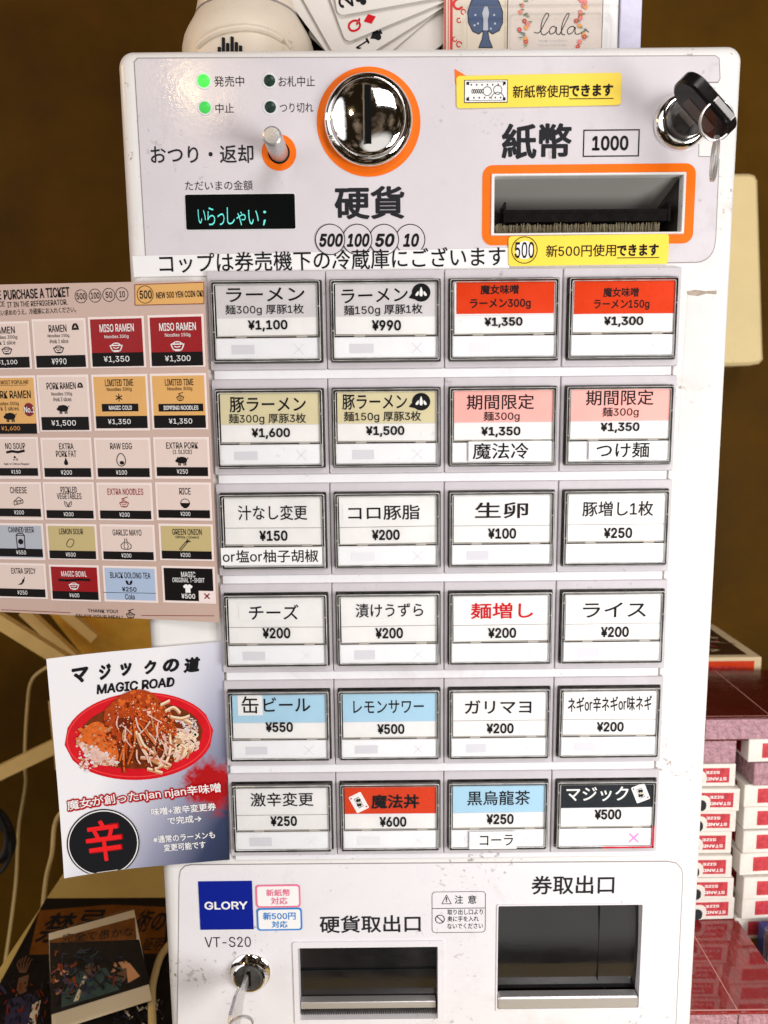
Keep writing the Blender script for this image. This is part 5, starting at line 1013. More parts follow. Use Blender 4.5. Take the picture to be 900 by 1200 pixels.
m_cable = mat('cable_cream', S(206, 176, 116), 0.45); m_cabled = mat('cable_black', (0.015, 0.012, 0.01, 1), 0.4)
def cable(px, y, r, m, lab):
    pts = [at_y(x, yy, y + (k % 3)*0.004) for k, (x, yy) in enumerate(px)]; mb = MB(); mb.tube(spl(pts), r*0.78, m, 10); o = mb.build('cable', None, tuple(pts[-1])); tag(o, lab, 'cable', 'cables hanging behind the postcard')
cable([(62, 778), (38, 796), (32, 830), (29, 890), (30, 920), (22, 970), (18, 1040), (4, 1140), (-10, 1220)], 0.37, 0.0022, m_cable, 'thin pale cable hanging down the far left wall beside the black coil')
cable([(90, 940), (72, 952), (64, 968), (61, 1000), (54, 1030), (50, 1075), (54, 1110)], 0.25, 0.0026, m_cable, 'pale cable coming out from behind the lower left of the postcard')
mb = MB()
for k in range(7):
    c = at_y(-24 + rn.uniform(-6, 6), 985 + rn.uniform(-8, 8), 0.30 + 0.006*k); mb.tube(circle3(c, Vector((1, 0.2*rn.uniform(-1, 1), 0)).normalized(), Vector((0, 0.25*rn.uniform(-1, 1), 1)).normalized(), 0.029 + 0.006*rn.random(), 48), 0.0022, m_cabled, 8, True)
o = mb.build('cable_coil', None, tuple(at_y(-12, 985, 0.3))); tag(o, 'coil of dark cable at the far left edge below the rack', 'cable coil')

# dark poster lying on the table, card in a sleeve on it, loose cable
m_pblack = mat('poster_black', (0.014, 0.011, 0.010, 1), 0.35, mottle=0.3, mscale=60, spec=0.08); m_porange = mat('poster_orange', S(118, 70, 26), 0.4, mottle=0.45, mscale=70, spec=0.08)
TP = Plane((0, 0, ZTB), (1, 0, 0), (0, 1, 0))
PO = thing('poster', 'black poster with orange title block lying on the table left of the machine', 'poster', tuple(at_z(100, 1150, ZTB)))
mb = MB(); q = [(54, 1054), (230, 1053), (230, 1270), (-60, 1266), (2, 1150)]; mb.slab(TP, [TP.uv(*p_) for p_ in q][::-1], 0.0004, 0.0010, m_pblack); pz = mb.build('poster_sheet', PO, PO.location)
mb = MB(); w = 0.0012; mb.quad_px(TP, [(46, 1067), (130, 1060), (196, 1063), (192, 1118), (120, 1116), (34, 1119)], w, m_porange); w += 0.0002
mb.text(TP, '禁', (50, 1069, 84, 1104), w, m_ink, 0.03); mb.text(TP, '忌', (90, 1066, 122, 1090), w, m_ink, 0.03); mb.text(TP, '術の', (160, 1066, 194, 1092), w, m_ink, 0.03); mb.text(TP, '証明', (168, 1098, 192, 1114), w, m_ink, 0.01)
mb.build('poster_title', PO, PO.location, None)
m_pa = mat('poster_skin', S(104, 72, 50), 0.5); m_pb = mat('poster_slate', S(52, 48, 70), 0.5, mottle=0.3, mscale=150); m_pt = mat('print_teal', S(46, 70, 66), 0.45, mottle=0.35, mscale=220); m_pw = mat('print_cream', S(206, 190, 160), 0.45)
mb = MB()
for k in range(5): mb.line(TP, [TP.uv(24+k*1.5, 1142), TP.uv(20+k*4, 1132-k), TP.uv(24+k*3.5, 1122+abs(k-2)*2)], 0.0009, w, m_pa)
mb.quad_px(TP, [(22, 1146), (34, 1142), (31, 1162), (18, 1168)], w, m_pa); mb.quad_px(TP, [(8, 1172), (36, 1164), (48, 1174), (34, 1215), (4, 1215)], w, m_pb); mb.quad_px(TP, [(38, 1176), (48, 1172), (40, 1210), (30, 1212)], w+0.0001, m_pw)
for k in range(90):
    x, y = rn.uniform(0, 58), rn.uniform(1150, 1215); mb.line(TP, [TP.uv(x, y), TP.uv(x+rn.uniform(-5, 5), y+rn.uniform(2, 9))], rn.uniform(0.0005, 0.0016), w+0.0004+0.00001*k, rn.choice([m_pblack, m_pblack, m_pb, m_inkg, m_p3]))
mb.build('figure_print', PO, PO.location); mb = MB()
for k in range(120): x, y = rn.uniform(128, 190), rn.uniform(1176, 1215); mb.line(TP, [TP.uv(x, y), TP.uv(x+rn.uniform(-4, 4), y+rn.uniform(-3, 5)), TP.uv(x+rn.uniform(-5, 5), y+rn.uniform(0, 6))], rn.uniform(.0004, .0013), w+0.00001*k, rn.choice([m_pw, m_pb, m_pblack, m_inkg, m_pblack]))
mb.build('speckle_print', PO, PO.location)

a0 = at_z(118, 1206, ZTB+0.0016)
CPl = Plane(a0, (1, 0.02, 0), (0, 0.86, 0.50))
SL = thing('photo_card', 'white bordered dark photo card in clear sleeve leaning over the black poster', 'photo card', tuple(a0))
cq = [(57, 1094), (157, 1066), (178, 1172), (61, 1209)]
mb = MB(); mb.slab(CPl, [CPl.uv(*p_) for p_ in cq][::-1], -0.0006, 0.0, m_pw); mb.build('card_sheet', SL, SL.location)
mb = MB(); w = 0.0002; mb.quad_px(CPl, [(57.5, 1102), (158, 1075), (160, 1101), (58, 1105)], w, m_porange); mb.quad_px(CPl, [(58, 1105), (163, 1101), (175.5, 1153), (60, 1189)], w+0.0001, m_pblack)
w = 0.0004; mb.text(CPl, '完全で愚かな', (74, 1090, 156, 1101), w, m_ink, 0.004, 4)
mb.quad_px(CPl, [(72, 1166), (92, 1138), (124, 1134), (140, 1160), (100, 1172), (72, 1181)], w, m_pt); mb.quad_px(CPl, [(99, 1142), (103, 1141), (92, 1172), (86, 1174)], w+0.0001, m_pw)
mb.disc(CPl, CPl.uv(108, 1136), 0.0050, w+0.0001, m_pa, 18, 0.0060); mb.quad_px(CPl, [(98, 1134), (104, 1120), (116, 1122), (118, 1133), (108, 1128)], w+0.0002, m_inkg)
mb.disc(CPl, CPl.uv(141, 1143), 0.0048, w+0.0001, m_pa, 18, 0.0054); mb.quad_px(CPl, [(130, 1140), (134, 1128), (150, 1126), (164, 1144), (150, 1152), (148, 1134)], w+0.0002, m_noodd)
for k in range(40): c = CPl.uv(rn.uniform(62, 90), rn.uniform(1130, 1165)); mb.disc(CPl, c, rn.uniform(.0005, .0018), w+0.0002+0.00001*k, rn.choice([m_p3, m_pb, m_porange, m_inkg, m_noodd]), 7)
pal = [m_pblack, m_pblack, m_pblack, m_inkg, m_inkg, m_pt, m_pb, m_p3]
for k in range(110):                              # fine folds, hair and shadow strokes of the printed picture
    x, y = rn.uniform(68, 150), rn.uniform(1112, 1172)
    if y > 1186 - (x-60)*0.30 - 5: continue
    q = [(x, y), (x+rn.uniform(-7, 7), y+rn.uniform(-3, 8)), (x+rn.uniform(-10, 10), y+rn.uniform(2, 14))]
    q = [p_ for p_ in q if p_[1] < 1183 - (p_[0]-60)*0.30]
    if len(q) > 1: mb.line(CPl, [CPl.uv(*p_) for p_ in q], rn.uniform(0.0004, 0.0013), w+0.0006+0.00001*k, rn.choice(pal))
mb.build('card_picture', SL, SL.location)
mb = MB(); mb.slab(CPl, [CPl.uv(*p_) for p_ in ((55.5, 1093), (158.5, 1064.5), (179.5, 1173), (60, 1211))][::-1], 0.0010, 0.0013, m_pane); mb.build('clear_sleeve', SL, SL.location)
pts = [at_z(x, y, ZTB+0.004) for x, y in ((200, 1105), (188, 1122), (181, 1145), (178, 1165), (179, 1210), (182, 1240))]; mb = MB(); mb.tube(spl(pts), 0.0026, m_cable, 10); o = mb.build('cable', None, tuple(pts[-1])); tag(o, 'cream cable lying on the poster beside the machine base', 'cable')

# ================================================================== CARD DECKS AT THE RIGHT
m_dwhite = mat('box_white', (0.72, 0.68, 0.62, 1), 0.4, mottle=0.12, mscale=90, specks=0.6); m_dred = mat('box_red', S(190, 62, 70), 0.28, mottle=0.35, mscale=220, bump=0.4, bscale=300); m_ddark = mat('box_side_red', S(128, 16, 22), 0.35, mottle=0.15, mscale=120)
m_wrap = mat('shrink_wrap', S(178, 134, 144), 0.16, mottle=0.38, mscale=230, bump=1.0, bscale=300, coat=0.8, bdist=0.003); m_brick = mat('wrapped_red', S(136, 30, 32), 0.16, mottle=0.2, mscale=60, bump=1.0, bscale=70, bdist=0.005, coat=1.0, aniso=(1, 0.35, 1)); m_brickd = mat('wrapped_maroon', S(80, 16, 14), 0.25, mottle=0.2, mscale=60, bump=0.3, bscale=120); m_bseam = mat('wrap_seam', S(214, 150, 142), 0.3)
YD = 0.095; DW, DH, DD = 0.0635, 0.0166, 0.090
xa = at_y(862.5, 950, YD).x - DW; 
xb = at_y(871.5, 950, YD).x
zb_top = at_z(850, 1079, 0).z if False else None
d = ray(850, 1079); ZB = CAM.z + d.z*((YD - CAM.y)/d.y)           # top of the big wrapped brick
def deck_proto(second, notch, wrapped=False):
    t = thing('card_box', 'box', 'card box', (0, 0, 0)); mb = MB()
    mb.cube((0, 0, 0.0001), (DW, DD, DH-0.0001), m_wrap if wrapped else m_dwhite, 0.0010); mb.build('box_body', t)
    P = Plane((0, 0, 0), (1, 0, 0), (0, 0, 1))
    if not wrapped:
        mb = MB(); x0, x1 = (0.0150, 0.0592) if not second else (0.0095, 0.0520); mb.poly(P, [(x0, 0.0030), (x1, 0.0030), (x1, 0.0136), (x0, 0.0136)], 0.0001, m_dred)
        cx = (x0+x1)/2; ww = x1-x0
        mb.text_uv(P, 'STANDARD', cx+ww*0.20, 0.0058, ww*0.52, 0.0023, 0.0002, m_inkw, 0.02, 0, 0, True); mb.text_uv(P, 'FACE' if second else 'SIZE', cx+ww*0.24, 0.0105, ww*0.22, 0.0020, 0.0002, m_inkw, 0.02, 0, 0, True)
        mb.build('end_label', t)
        mb = MB(); Q = Plane((0, 0, 0), (0, -1, 0), (0, 0, 1)); mb.rect(Q, -0.045, DH/2, 0.070, 0.0118, 0.0001, m_ddark); mb.build('side_label', t)
        if notch: mb = MB(); mb.slab(P, rrect(0.0375, 0.0060, 0.0120, 0.0115, 0.0045, 5), -0.0002, 0.00025, m_dwhite); mb.slab(P, rrect(0.0370, 0.0044, 0.0075, 0.0082, 0.0034, 5), -0.0002, 0.0004, m_cblack); mb.build('thumb_notch', t)
    return t
pl = deck_proto(False, True); pr_ = deck_proto(True, False); pw = deck_proto(False, False, True)
ordn = ['topmost', 'second', 'third', 'fourth', 'fifth', 'sixth', 'seventh', 'eighth', 'ninth', 'tenth']
used = set()
def place(proto, x, y, z, rz, label, group):
    o = proto if proto.name not in used else copy_tree(proto); used.add(proto.name)
    o.location = (x, y, z); o.rotation_euler = (0, 0, math.radians(rz)); tag(o, label, 'card box', group)
nL = 8
for k in range(nL):
    z = ZB + 0.0003 + (nL-1-k)*(DH+0.0002); dx = rn.uniform(-0.0022, 0.0012) if k else -0.001; rz = rn.uniform(-1.2, 1.2)
    if k == 0: place(pw, xa-0.002, YD, z, 0.5, 'shrink wrapped red card box topmost in the stack nearest the machine', 'card boxes in the left stack')
    else: place(pl, xa+dx+(0.003 if k == nL-1 else 0), YD+rn.uniform(-0.002, 0.002), z, rz, 'red and white card box, %s from the top of the stack nearest the machine' % ordn[k], 'card boxes in the left stack')
nR = 9
for k in range(nR):
    z = ZB - 0.0150 + 0.0003 + (nR-1-k)*(DH+0.0002); dx = rn.uniform(-0.0015, 0.0022); rz = rn.uniform(1.0, 4.0)
    if k == 1: place(pw, xb+0.002+dx, YD-0.003, z, 2.0, 'crinkled shrink wrapped card box, second from the top of the right stack', 'card boxes in the right stack')
    else: place(pr_, xb+dx, YD-0.002+rn.uniform(-0.002, 0.002), z, rz, 'red and white card box, %s from the top of the right hand stack' % ordn[k], 'card boxes in the right stack')
def brick(name, lo, hi, label, nx, ny, top_m, group):
    t = thing(name, label, 'card brick', (lo[0], lo[1], lo[2]), group); mb = MB(); mb.cube(lo, hi, top_m, 0.0012); mb.build('wrapped_block', t, t.location)
    mb = MB(); mb.rect(Plane((0, lo[1], 0), (1, 0, 0), (0, 0, 1)), (lo[0]+hi[0])/2, (lo[2]+hi[2])/2, hi[0]-lo[0]-0.003, hi[2]-lo[2]-0.003, 0.0002, m_wrap); mb.build('end_film', t, t.location)
    mb = MB(); T_ = Plane((0, 0, hi[2]), (1, 0, 0), (0, 1, 0)); F_ = Plane((0, lo[1], 0), (1, 0, 0), (0, 0, 1))
    for i in range(1, nx): x = lo[0]+(hi[0]-lo[0])*i/nx; mb.line(T_, [(x, lo[1]+0.001), (x, hi[1]-0.001)], 0.0007, 0.0002, m_bseam); mb.line(F_, [(x, lo[2]+0.001), (x, hi[2]-0.001)], 0.0007, 0.0002, m_bseam)
    for j in range(1, ny): y = lo[1]+(hi[1]-lo[1])*j/ny; mb.line(T_, [(lo[0]+0.001, y), (hi[0]-0.001, y)], 0.0006, 0.0002, m_bseam)
    mb.line(T_, [(lo[0]+0.001, lo[1]+0.0012), (hi[0]-0.001, lo[1]+0.0012)], 0.0012, 0.0003, m_bseam); mb.build('wrap_seam', t, t.location); return t
q0 = at_z(850, 1186, ZB); qr = at_z(867, 1081, ZB)
brick('card_brick', (qr.x-0.150, q0.y, ZTB), (qr.x, YD+DD+0.004, ZB), 'shrink wrapped red card brick on the table under the left stack', 4, 2, m_brick, 'wrapped card bricks')
zt_ = ZB + 0.0003 + nL*(DH+0.0002); xr_ = xb + DW + 0.02
uf = at_y(850, 846, YD); ut = at_y(850, 819, YD)
brick('card_brick', (xa-0.006, YD-0.001, zt_), (xr_+0.02, YD+0.090, zt_+DH+0.0005), 'dark red wrapped card brick laid across the tops of both stacks', 4, 1, m_brickd, 'wrapped card bricks')
# filler: the small clear and blue case at the right edge in front of the right stack
m_bcase = mat('case_blue', S(52, 66, 128), 0.3)
s0_ = at_y(886, 1150, 0.080); s0_.z = ZTB
CS = thing('card_case', 'small clear card case with blue deck in front of the right stack', 'card case', tuple(s0_))
z1_ = at_y(890, 1072, 0.08).z
mb = MB(); mb.cube((s0_.x+0.004, 0.074, ZTB), (s0_.x+0.06, 0.090, z1_-0.012), m_bcase, 0.001); mb.cube((s0_.x+0.004, 0.0735, ZTB+0.012), (s0_.x+0.06, 0.0742, ZTB+0.02), m_dwhite); mb.build('blue_deck', CS, CS.location)
mb = MB(); P = Plane((0, 0.071, 0), (1, 0, 0), (0, 0, 1)); mb.slab(P, rrect(s0_.x+0.034, (ZTB+z1_)/2, 0.068, z1_-ZTB, 0.007), -0.0012, 0, m_pane); q = rrect(s0_.x+0.034, (ZTB+z1_)/2, 0.068, z1_-ZTB, 0.007); mb.tube([P.p(u, v, -0.0006) for u, v in q], 0.0009, m_acryl, 8, True); mb.build('clear_front', CS, CS.location)
# carton behind the upper brick
m_carton = mat('carton_cream', S(226, 202, 160), 0.5, mottle=0.06, mscale=40); m_cartd = mat('carton_brown', S(70, 42, 20), 0.5, mottle=0.3, mscale=60)
yc = YD+0.098; zc = at_y(850, 767, yc).z + 0.002; k0 = at_y(893, 770, yc); 
zc = k0.z; yc2 = at_z(840, 731, zc).y
CT = thing('carton', 'cream carton with dark patterned lid and red label behind the wrapped brick', 'carton', (k0.x-0.06, yc, ZTB))
mb = MB(); mb.cube((k0.x-0.115, yc, ZTB), (k0.x, min(yc2, YW-0.01), zc), m_carton, 0.0012); mb.build('carton_body', CT, CT.location)
T_ = Plane((0, 0, zc), (1, 0, 0), (0, 1, 0)); mb = MB(); yy1 = min(yc2, YW-0.01)
mb.poly(T_, [(k0.x-0.112, yc+0.006), (k0.x-0.009, yc+0.006), (k0.x-0.009, yy1-0.006), (k0.x-0.112, yy1-0.006)], 0.0002, m_cartd)
for k in range(40):
    c = (rn.uniform(k0.x-0.10, k0.x-0.016), rn.uniform(yc+0.012, yy1-0.014)); mb.line(T_, [c, (c[0]+rn.uniform(-.012, .012), c[1]+rn.uniform(-.01, .01)), (c[0]+rn.uniform(-.012, .012), c[1]+rn.uniform(-.01, .01))], 0.0014, 0.0003+0.000004*k, m_carton if k % 3 else m_dred)
mb.build('lid_print', CT, CT.location)
P = Plane((0, yc, 0), (1, 0, 0), (0, 0, 1)); mb = MB(); mb.poly(P, [(k0.x-0.075, zc-0.016), (k0.x-0.006, zc-0.016), (k0.x-0.006, zc-0.003), (k0.x-0.075, zc-0.003)], 0.0002, m_cred); mb.text_uv(P, 'STANDARD', k0.x-0.03, zc-0.0095, 0.036, 0.005, 0.0003, m_dred, 0.02, 0, 0, True); mb.build('end_label', CT, CT.location)

# ================================================================== ON TOP OF THE MACHINE
m_dev = mat('device_cream', (0.72, 0.63, 0.51, 1), 0.35, mottle=0.04, mscale=60, specks=0.4)  # cream warmed further to carry the bulb's amber light in the colour
yd = 0.075; dc = at_y(292, 58, yd); s_ = (dc - CAM).dot(M3 @ Vector((0, 0, -1)))/FPX   # metres per pixel there
D = thing('voice_device', 'cream rounded speaker device with six black sound bar slits on the machine top', 'speaker', (dc.x, yd, ZT))
def zpx(py): return at_y(292, py, yd).z
prof = [(77, 78), (76.5, 64), (74, 53), (70, 44), (65, 35), (61.5, 28.5), (60, 26.6), (59.6, 25.4), (60.2, 24.2), (58, 14), (55.5, 2), (55, -10), (57, -40), (60, -80)]
HP = Plane((dc.x, yd, 0), (1, 0, 0), (0, 1, 0)); mb = MB()
mb.lathe(HP, (0, 0), [(77*s_, ZT+0.0002)] + [(r*s_, zpx(y)) for r, y in prof if zpx(y) > ZT], m_dev, 72); body = mb.build('device_body', D, D.location, None, 50)
mb = MB(); mb.tube([HP.p(59.9*s_*math.cos(a), 59.9*s_*math.sin(a), zpx(25.5)) for a in [2*math.pi*k/60 for k in range(60)]], 0.0006, m_seam, 6, True); mb.build('neck_groove', D, D.location)
def on_dev(px, py, lift=0.0):                   # the point of the device's skin seen at a photo pixel
    pz = [(zpx(y), r*s_) for r, y in prof]; y = yd - 0.035
    for _ in range(25):
        q = at_y(px, py, y); R_ = pz[0][1] if q.z < pz[0][0] else pz[-1][1]
        for (z0_, r0), (z1_, r1) in zip(pz, pz[1:]):
            if z0_ <= q.z <= z1_: R_ = r0 + (r1-r0)*(q.z-z0_)/(z1_-z0_)
        R_ += lift; x = max(-R_*0.97, min(R_*0.97, q.x-dc.x)); y = 0.5*y + 0.5*(yd - math.sqrt(R_*R_-x*x))
    return Vector((dc.x+x, y, q.z))
mb = MB(); mb.tube([on_dev(x, y) for x, y in ((232, 54), (238, 48), (247, 42), (260, 36.5), (275, 33.5), (290, 32.5), (305, 34.5), (318, 39), (330, 46), (340, 53))], 0.0020, m_dev, 10); mb.build('arch_ridge', D, D.location)
for x, y0 in ((257, 55.5), (261.8, 44.5), (266.8, 51), (272, 43.5), (277, 50), (282, 54)):
    mb = MB(); mb.tube([on_dev(x, yy, 0.0002) for yy in (y0, (y0+61)/2, 61)], 0.0009*1.0, m_ink, 8); mb.build('sound_slit', D, D.location)

# dark ribbed holder behind the cards
m_rib = mat('ribbed_dark', (0.03, 0.02, 0.012, 1), 0.5, mottle=0.3, mscale=200)
h0 = at_y(345, 62, 0.11); h1 = at_y(530, -40, 0.11); HO = MB()
HO.cube((h0.x, 0.112, ZT), (h1.x, 0.135, h1.z), m_rib)
for k in range(16): z = ZT+0.004+k*0.0052; HO.cube((h0.x, 0.108, z), (h1.x, 0.114, z+0.0034), m_rib, 0.0008)
o = HO.build('card_holder', None, ((h0.x+h1.x)/2, 0.12, ZT)); tag(o, 'dark ribbed holder behind the fan of playing cards', 'card holder')

# fan of playing cards: each lies in a plane facing the viewer, a little in front of the next
m_pcard = mat('playing_card', (0.72, 0.68, 0.63, 1), 0.35, mottle=0.03, mscale=60)
def suit(mb, P, c, s, kind, w, m, rot):
    def R_(x, y): a = math.radians(rot); return (c[0]+x*math.cos(a)-y*math.sin(a), c[1]+x*math.sin(a)+y*math.cos(a))
    if kind == 'diamond': mb.poly(P, [R_(0, -s), R_(s*0.75, 0), R_(0, s), R_(-s*0.75, 0)], w, m)
    elif kind == 'club':
        for k, (x, y) in enumerate(((0, 0.5), (-0.52, -0.15), (0.52, -0.15))): mb.disc(P, R_(x*s, y*s), s*0.48, w+0.00002*k, m, 18)
        mb.poly(P, [R_(-s*0.35, -s), R_(s*0.35, -s), R_(s*0.08, 0.2*s), R_(-s*0.08, 0.2*s)], w+0.00006, m)
    else:
        for k, x in enumerate((-0.42, 0.42)): mb.disc(P, R_(x*s, -0.15*s), s*0.47, w+0.00002*k, m, 18)
        mb.poly(P, [R_(-s*0.86, -s*0.02), R_(s*0.86, -s*0.02), R_(s*0.3, s*0.55), R_(0, s*1.05), R_(-s*0.3, s*0.55)], w+0.00004, m); mb.poly(P, [R_(-s*0.35, -s), R_(s*0.35, -s), R_(s*0.08, 0.0), R_(-s*0.08, 0.0)], w+0.00006, m)
cards = [  # lower-left corner px, tilt of its long edge (deg), depth y, index, suit, label
 ((396, 18.5), 9.0, 0.0600, '2', 'club', 'two of clubs card at the front of the fan'),
 ((405.5, 50), 20.5, 0.0620, 'Q', 'diamond', 'queen of diamonds card in the fan'),
 ((402, 83), 30, 0.0640, '1', 'spade', 'card with black spade and figure one in the fan'),
 ((412, 100), 38, 0.0660, None, None, 'blank looking card low in the fan'),
 ((383, 39), -58+90, 0.0690, None, None, 'plain card turned steeply behind the queen of diamonds'),
 ((396, 66), -48+90, 0.0710, None, None, 'plain cream card leaning left behind the numbered cards'),
 ((378, 60), -40+90, 0.0730, None, None, 'rearmost plain cream card leaning furthest left'),
]
CL_, CS_ = 0.087, 0.062
for k, (c, tl_, yy, idx, su, lab) in enumerate(cards[:4]):
    P0 = at_y(*c, yy); a = math.radians(tl_); P = Plane(P0, (math.cos(a), 0, math.sin(a)), (-math.sin(a), 0, math.cos(a)))
    mb = MB(); mb.slab(P, rrect(CL_/2, CS_/2, CL_, CS_, 0.0035), -0.0004, 0, m_pcard)
    b = P.p(CL_/2, 0, 0); T = thing('playing_card', lab, 'playing card', tuple(P0), 'fan of playing cards'); mb.build('card_face', T, T.location)
    if idx:
        mb = MB(); m = m_inkr if su == 'diamond' else m_ink; u = {'2': 0.0055, 'Q': 0.0078, '1': 0.0165}[idx]
        vs, fs = glyphs(idx, 0.012, 0.0); sx, sy = (0.0062 if idx != '1' else 0.003), 0.0080
        mb.add([P.p(u - y*sy, 0.0064 + x*sx, 0.0002 + l_) for x, y, l_ in vs], fs, m); suit(mb, P, (u+0.0090, 0.0066), 0.0036, su, 0.0002, m, 90)
        if idx == 'Q': mb.line(P, [(0.022, 0.055), (0.020, 0.0135), (0.070, 0.0125)], 0.0005, 0.0002, m_ink)
        mb.build('card_index', T, T.location)
for k, (top, bot_, yy, lab) in enumerate((((352, 8), (408, 75), 0.0690, 'plain cream card turned steeply behind the queen of diamonds'), ((372, -6), (417, 60), 0.0675, 'plain cream card just behind the numbered cards'), ((359, 39), (420, 96), 0.0720, 'rearmost plain cream card, lowest at the left of the fan'))):
    A, Bq = at_y(*top, yy), at_y(*bot_, yy); ex_ = (Bq-A).normalized(); P = Plane(A, ex_, (-ex_.z, 0, ex_.x))     # short edge runs from top to bottom, card lies to the right
    mb = MB(); mb.slab(P, rrect(CS_/2, CL_/2, CS_, CL_, 0.0035), -0.0004, 0, m_pcard); o = mb.build('playing_card', None, tuple(A)); tag(o, lab, 'playing card', 'fan of playing cards')

# deck box with blue ace of spades and red scrolls
yy = 0.060; bl = at_y(520.5, 62, yy); tr2 = at_y(596, 62, yy)
m_bcream = mat('deck_cream', (0.70, 0.62, 0.50, 1), 0.4, mottle=0.05, mscale=60); m_bred = mat('deck_red', S(206, 40, 36), 0.4); m_bblue = mat('deck_blue', S(66, 84, 118), 0.4, mottle=0.15, mscale=300)
zt2 = at_y(540, -70, yy).z
DB = thing('deck_box', 'cream playing card box with red scroll border and big blue spade', 'card box', (bl.x, yy, ZT))
mb = MB(); mb.cube((bl.x, yy, ZT), (tr2.x, yy+0.02, zt2), m_bcream, 0.0006); mb.build('box_body', DB, DB.location)
P = Plane((0, yy, 0), (1, 0, 0), (0, 0, 1)); mb = MB(); w = 0.0002
mb.rbox(P, (520.8, -60, 522.6, 60), w, m_bred); mb.rbox(P, (527.5, -60, 530.5, 60), w, m_bred); mb.rbox(P, (525, -60, 525.8, 60), w, m_bred)
for (cx_, cy_, r_, a_, b2_) in ((537, 5, 6.5, 100, 330), (543, 14, 3.2, -30, 280), (538, 24, 3, 60, 330), (538, 52, 3.5, 0, 300), (533, 46, 3, 90, 350), (544, -6, 5, 180, 400), (534, -14, 6, 0, 250)):
    c = P.uv(cx_, cy_); r = r_*0.00048; mb.ring(P, c, r*0.6, r, w, m_bred, 18, None, None, a_, b2_)
mb.build('scroll_print', DB, DB.location)
mb = MB(); c = P.uv(569, 22); k_ = 0.00049
def spx(x, y): return P.uv(x, y)
sp_ = [(569, -24), (562, -12), (552, 2), (548, 14), (549, 27), (554, 37), (561, 40), (566.5, 36), (565, 46), (561, 56), (577, 56), (573, 46), (571.5, 36), (577, 40), (585, 36), (589, 27), (589, 14), (585, 3), (576, -12)]
mb.poly(P, [spx(*q) for q in sp_][::-1], w, m_bblue)
mb.line(P, [spx(*q) for q in sp_ + sp_[:1]], 0.0004, w+0.0001, m_cblack)
mb.poly(P, [spx(*q) for q in ((566, 36), (566.5, 24), (565, 16), (567.5, 8), (571.5, 8), (573, 16), (571.5, 24), (572, 36))][::-1], w+0.0002, m_mgrey)
for q in ((557, 18), (560, 28), (579, 18), (580, 28), (556, 30), (575, 34)): mb.disc(P, spx(*q), 0.0006, w+0.0002, m_mgrey, 8)
mb.build('spade_print', DB, DB.location)

# clear plastic case with floral deck
yy = 0.056; P = Plane((0, yy, 0), (1, 0, 0), (0, 0, 1)); cl0 = at_y(592, 60, yy); cr0 = at_y(752, 60, yy)
CC = thing('deck_case', 'clear plastic deck case holding a floral cream card pack', 'deck case', (cl0.x, yy, ZT))
m_floral = mat('floral_cream', (0.70, 0.62, 0.55, 1), 0.4, mottle=0.06, mscale=80); m_lilac = mat('case_lilac', S(206, 204, 226), 0.25, mottle=0.08, mscale=80, bump=0.2, bscale=150)
x1_ = at_y(707, 60, yy).x; zt3 = at_y(650, -70, yy).z
mb = MB(); mb.cube((cl0.x+0.001, yy+0.004, ZT), (x1_, yy+0.018, zt3), m_floral, 0.0005); mb.build('floral_pack', CC, CC.location)
P2 = Plane((0, yy+0.004, 0), (1, 0, 0), (0, 0, 1)); mb = MB(); w = 0.0002
mb.rbox(P2, (592, -60, 593, 60), w, m_carton); 
m_fl = [mat('petal_pink', S(226, 130, 130), 0.5), mat('petal_red', S(196, 70, 66), 0.5), mat('petal_orange', S(232, 160, 90), 0.5), mat('leaf_green', S(120, 140, 92), 0.5), mat('leaf_teal', S(92, 116, 104), 0.5)]
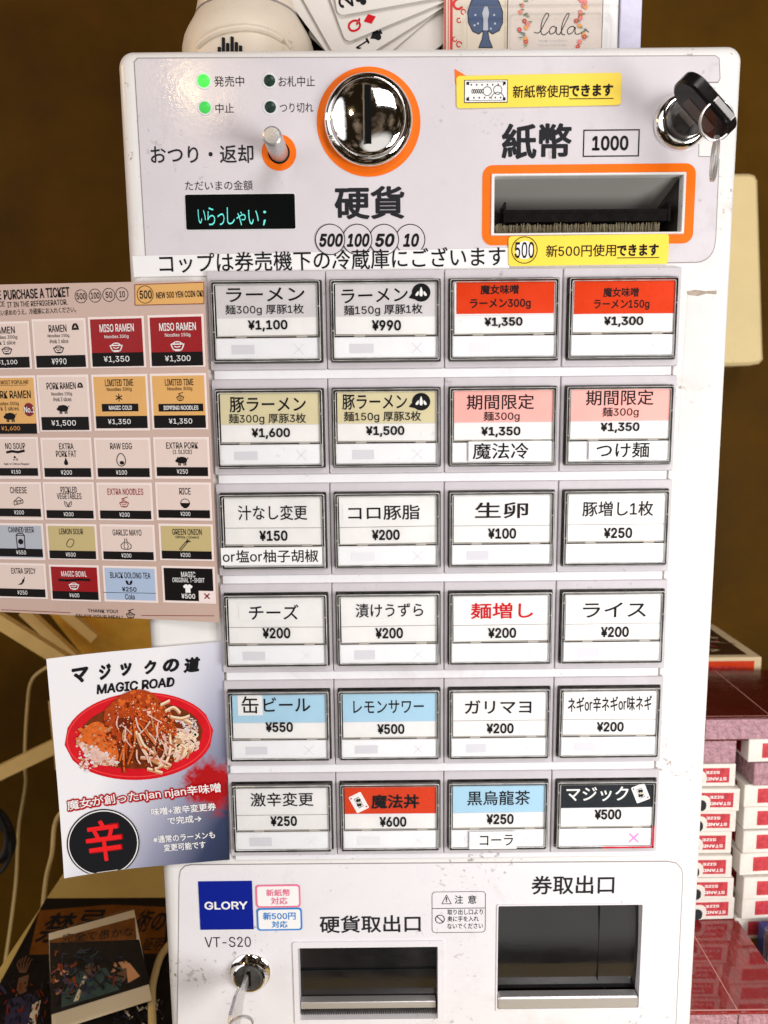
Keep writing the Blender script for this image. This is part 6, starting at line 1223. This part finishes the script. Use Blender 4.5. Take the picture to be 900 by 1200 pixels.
for x0, xs_ in ((614, 1), (681, -1)):
    for k in range(26):
        yv = -14 + k*2.7 + rn.uniform(-2, 2); xv = x0 + xs_*(7*math.sin(k*0.55)*0.6 + (10 if yv < 4 else 0)*((4-yv)/18)) + rn.uniform(-4, 4); c = P2.uv(xv, yv); m = rn.choice(m_fl)
        if m in m_fl[:3]:
            for q in range(5): mb.disc(P2, (c[0]+0.0007*math.cos(q*1.257), c[1]+0.0007*math.sin(q*1.257)), 0.00055, w+0.00003*k+0.000003*q, m, 8)
            mb.disc(P2, c, 0.0004, w+0.00003*k+0.00002, m_fl[2], 8)
        else: mb.disc(P2, c, 0.0010, w+0.00003*k, m, 8, 0.0004)
def scr(pts, wd=0.00035):
    q = [Vector((x, y, 0)) for x, y in pts]; q = spl(q, 8); mb.line(P2, [P2.uv(v.x, v.y) for v in q], wd, w+0.0001, m_inkg)
scr([(626, 38), (632, 38), (639, 26), (643, 18), (640, 16), (635, 26), (634, 38), (638, 41), (643, 37)]); scr([(652, 33), (648, 31), (644, 35), (645, 40), (650, 38), (652, 32), (652, 39), (656, 40), (660, 32)])
scr([(656, 40), (664, 24), (667, 17), (664, 17), (659, 28), (658, 39), (662, 41)]); scr([(674, 33), (670, 31), (665, 35), (666, 40), (671, 38), (674, 32), (674, 39), (678, 40), (686, 36), (690, 38)])
mb.text(P2, 'mark in pattern', (631, 46, 664, 49.5), w, m_faint, 0.0); mb.text(P2, 'made in taiwan', (631, 50.5, 664, 54), w, m_faint, 0.0)
mb.build('floral_print', CC, CC.location)
mb = MB(); mb.cube((x1_+0.0003, yy+0.004, ZT), (at_y(726, 60, yy).x, yy+0.018, zt3), m_tape, 0.0005); mb.build('white_insert', CC, CC.location)
mb = MB(); mb.cube((at_y(727, 60, yy).x, yy+0.002, ZT), (cr0.x, yy+0.020, zt3), m_lilac, 0.0008); mb.build('frosted_side', CC, CC.location)
mb = MB(); F0 = at_y(545, 6, yy-0.002); F1 = at_y(727, 6, yy-0.002); P3 = Plane((0, yy-0.002, 0), (1, 0, 0), (0, 0, 1)); q = rrect((F0.x+F1.x)/2, F0.z-0.05, F1.x-F0.x, 0.10, 0.003)
mb.loft(P3, [(q, 0), (inset(q, 0.0006), 0.0004), (inset(q, 0.0016), 0)], m_acryl); q2 = [P3.p(u, v, 0) for u, v in q]
G0 = at_y(596, 16, yy-0.001); G1 = at_y(717, 16, yy-0.001); q = rrect((G0.x+G1.x)/2, G0.z-0.05, G1.x-G0.x, 0.10, 0.003); mb.loft(P3, [(q, -0.0005), (inset(q, 0.0005), 0.0), (inset(q, 0.0012), -0.0005)], m_acryl)
mb.build('clear_ridge', CC, CC.location)
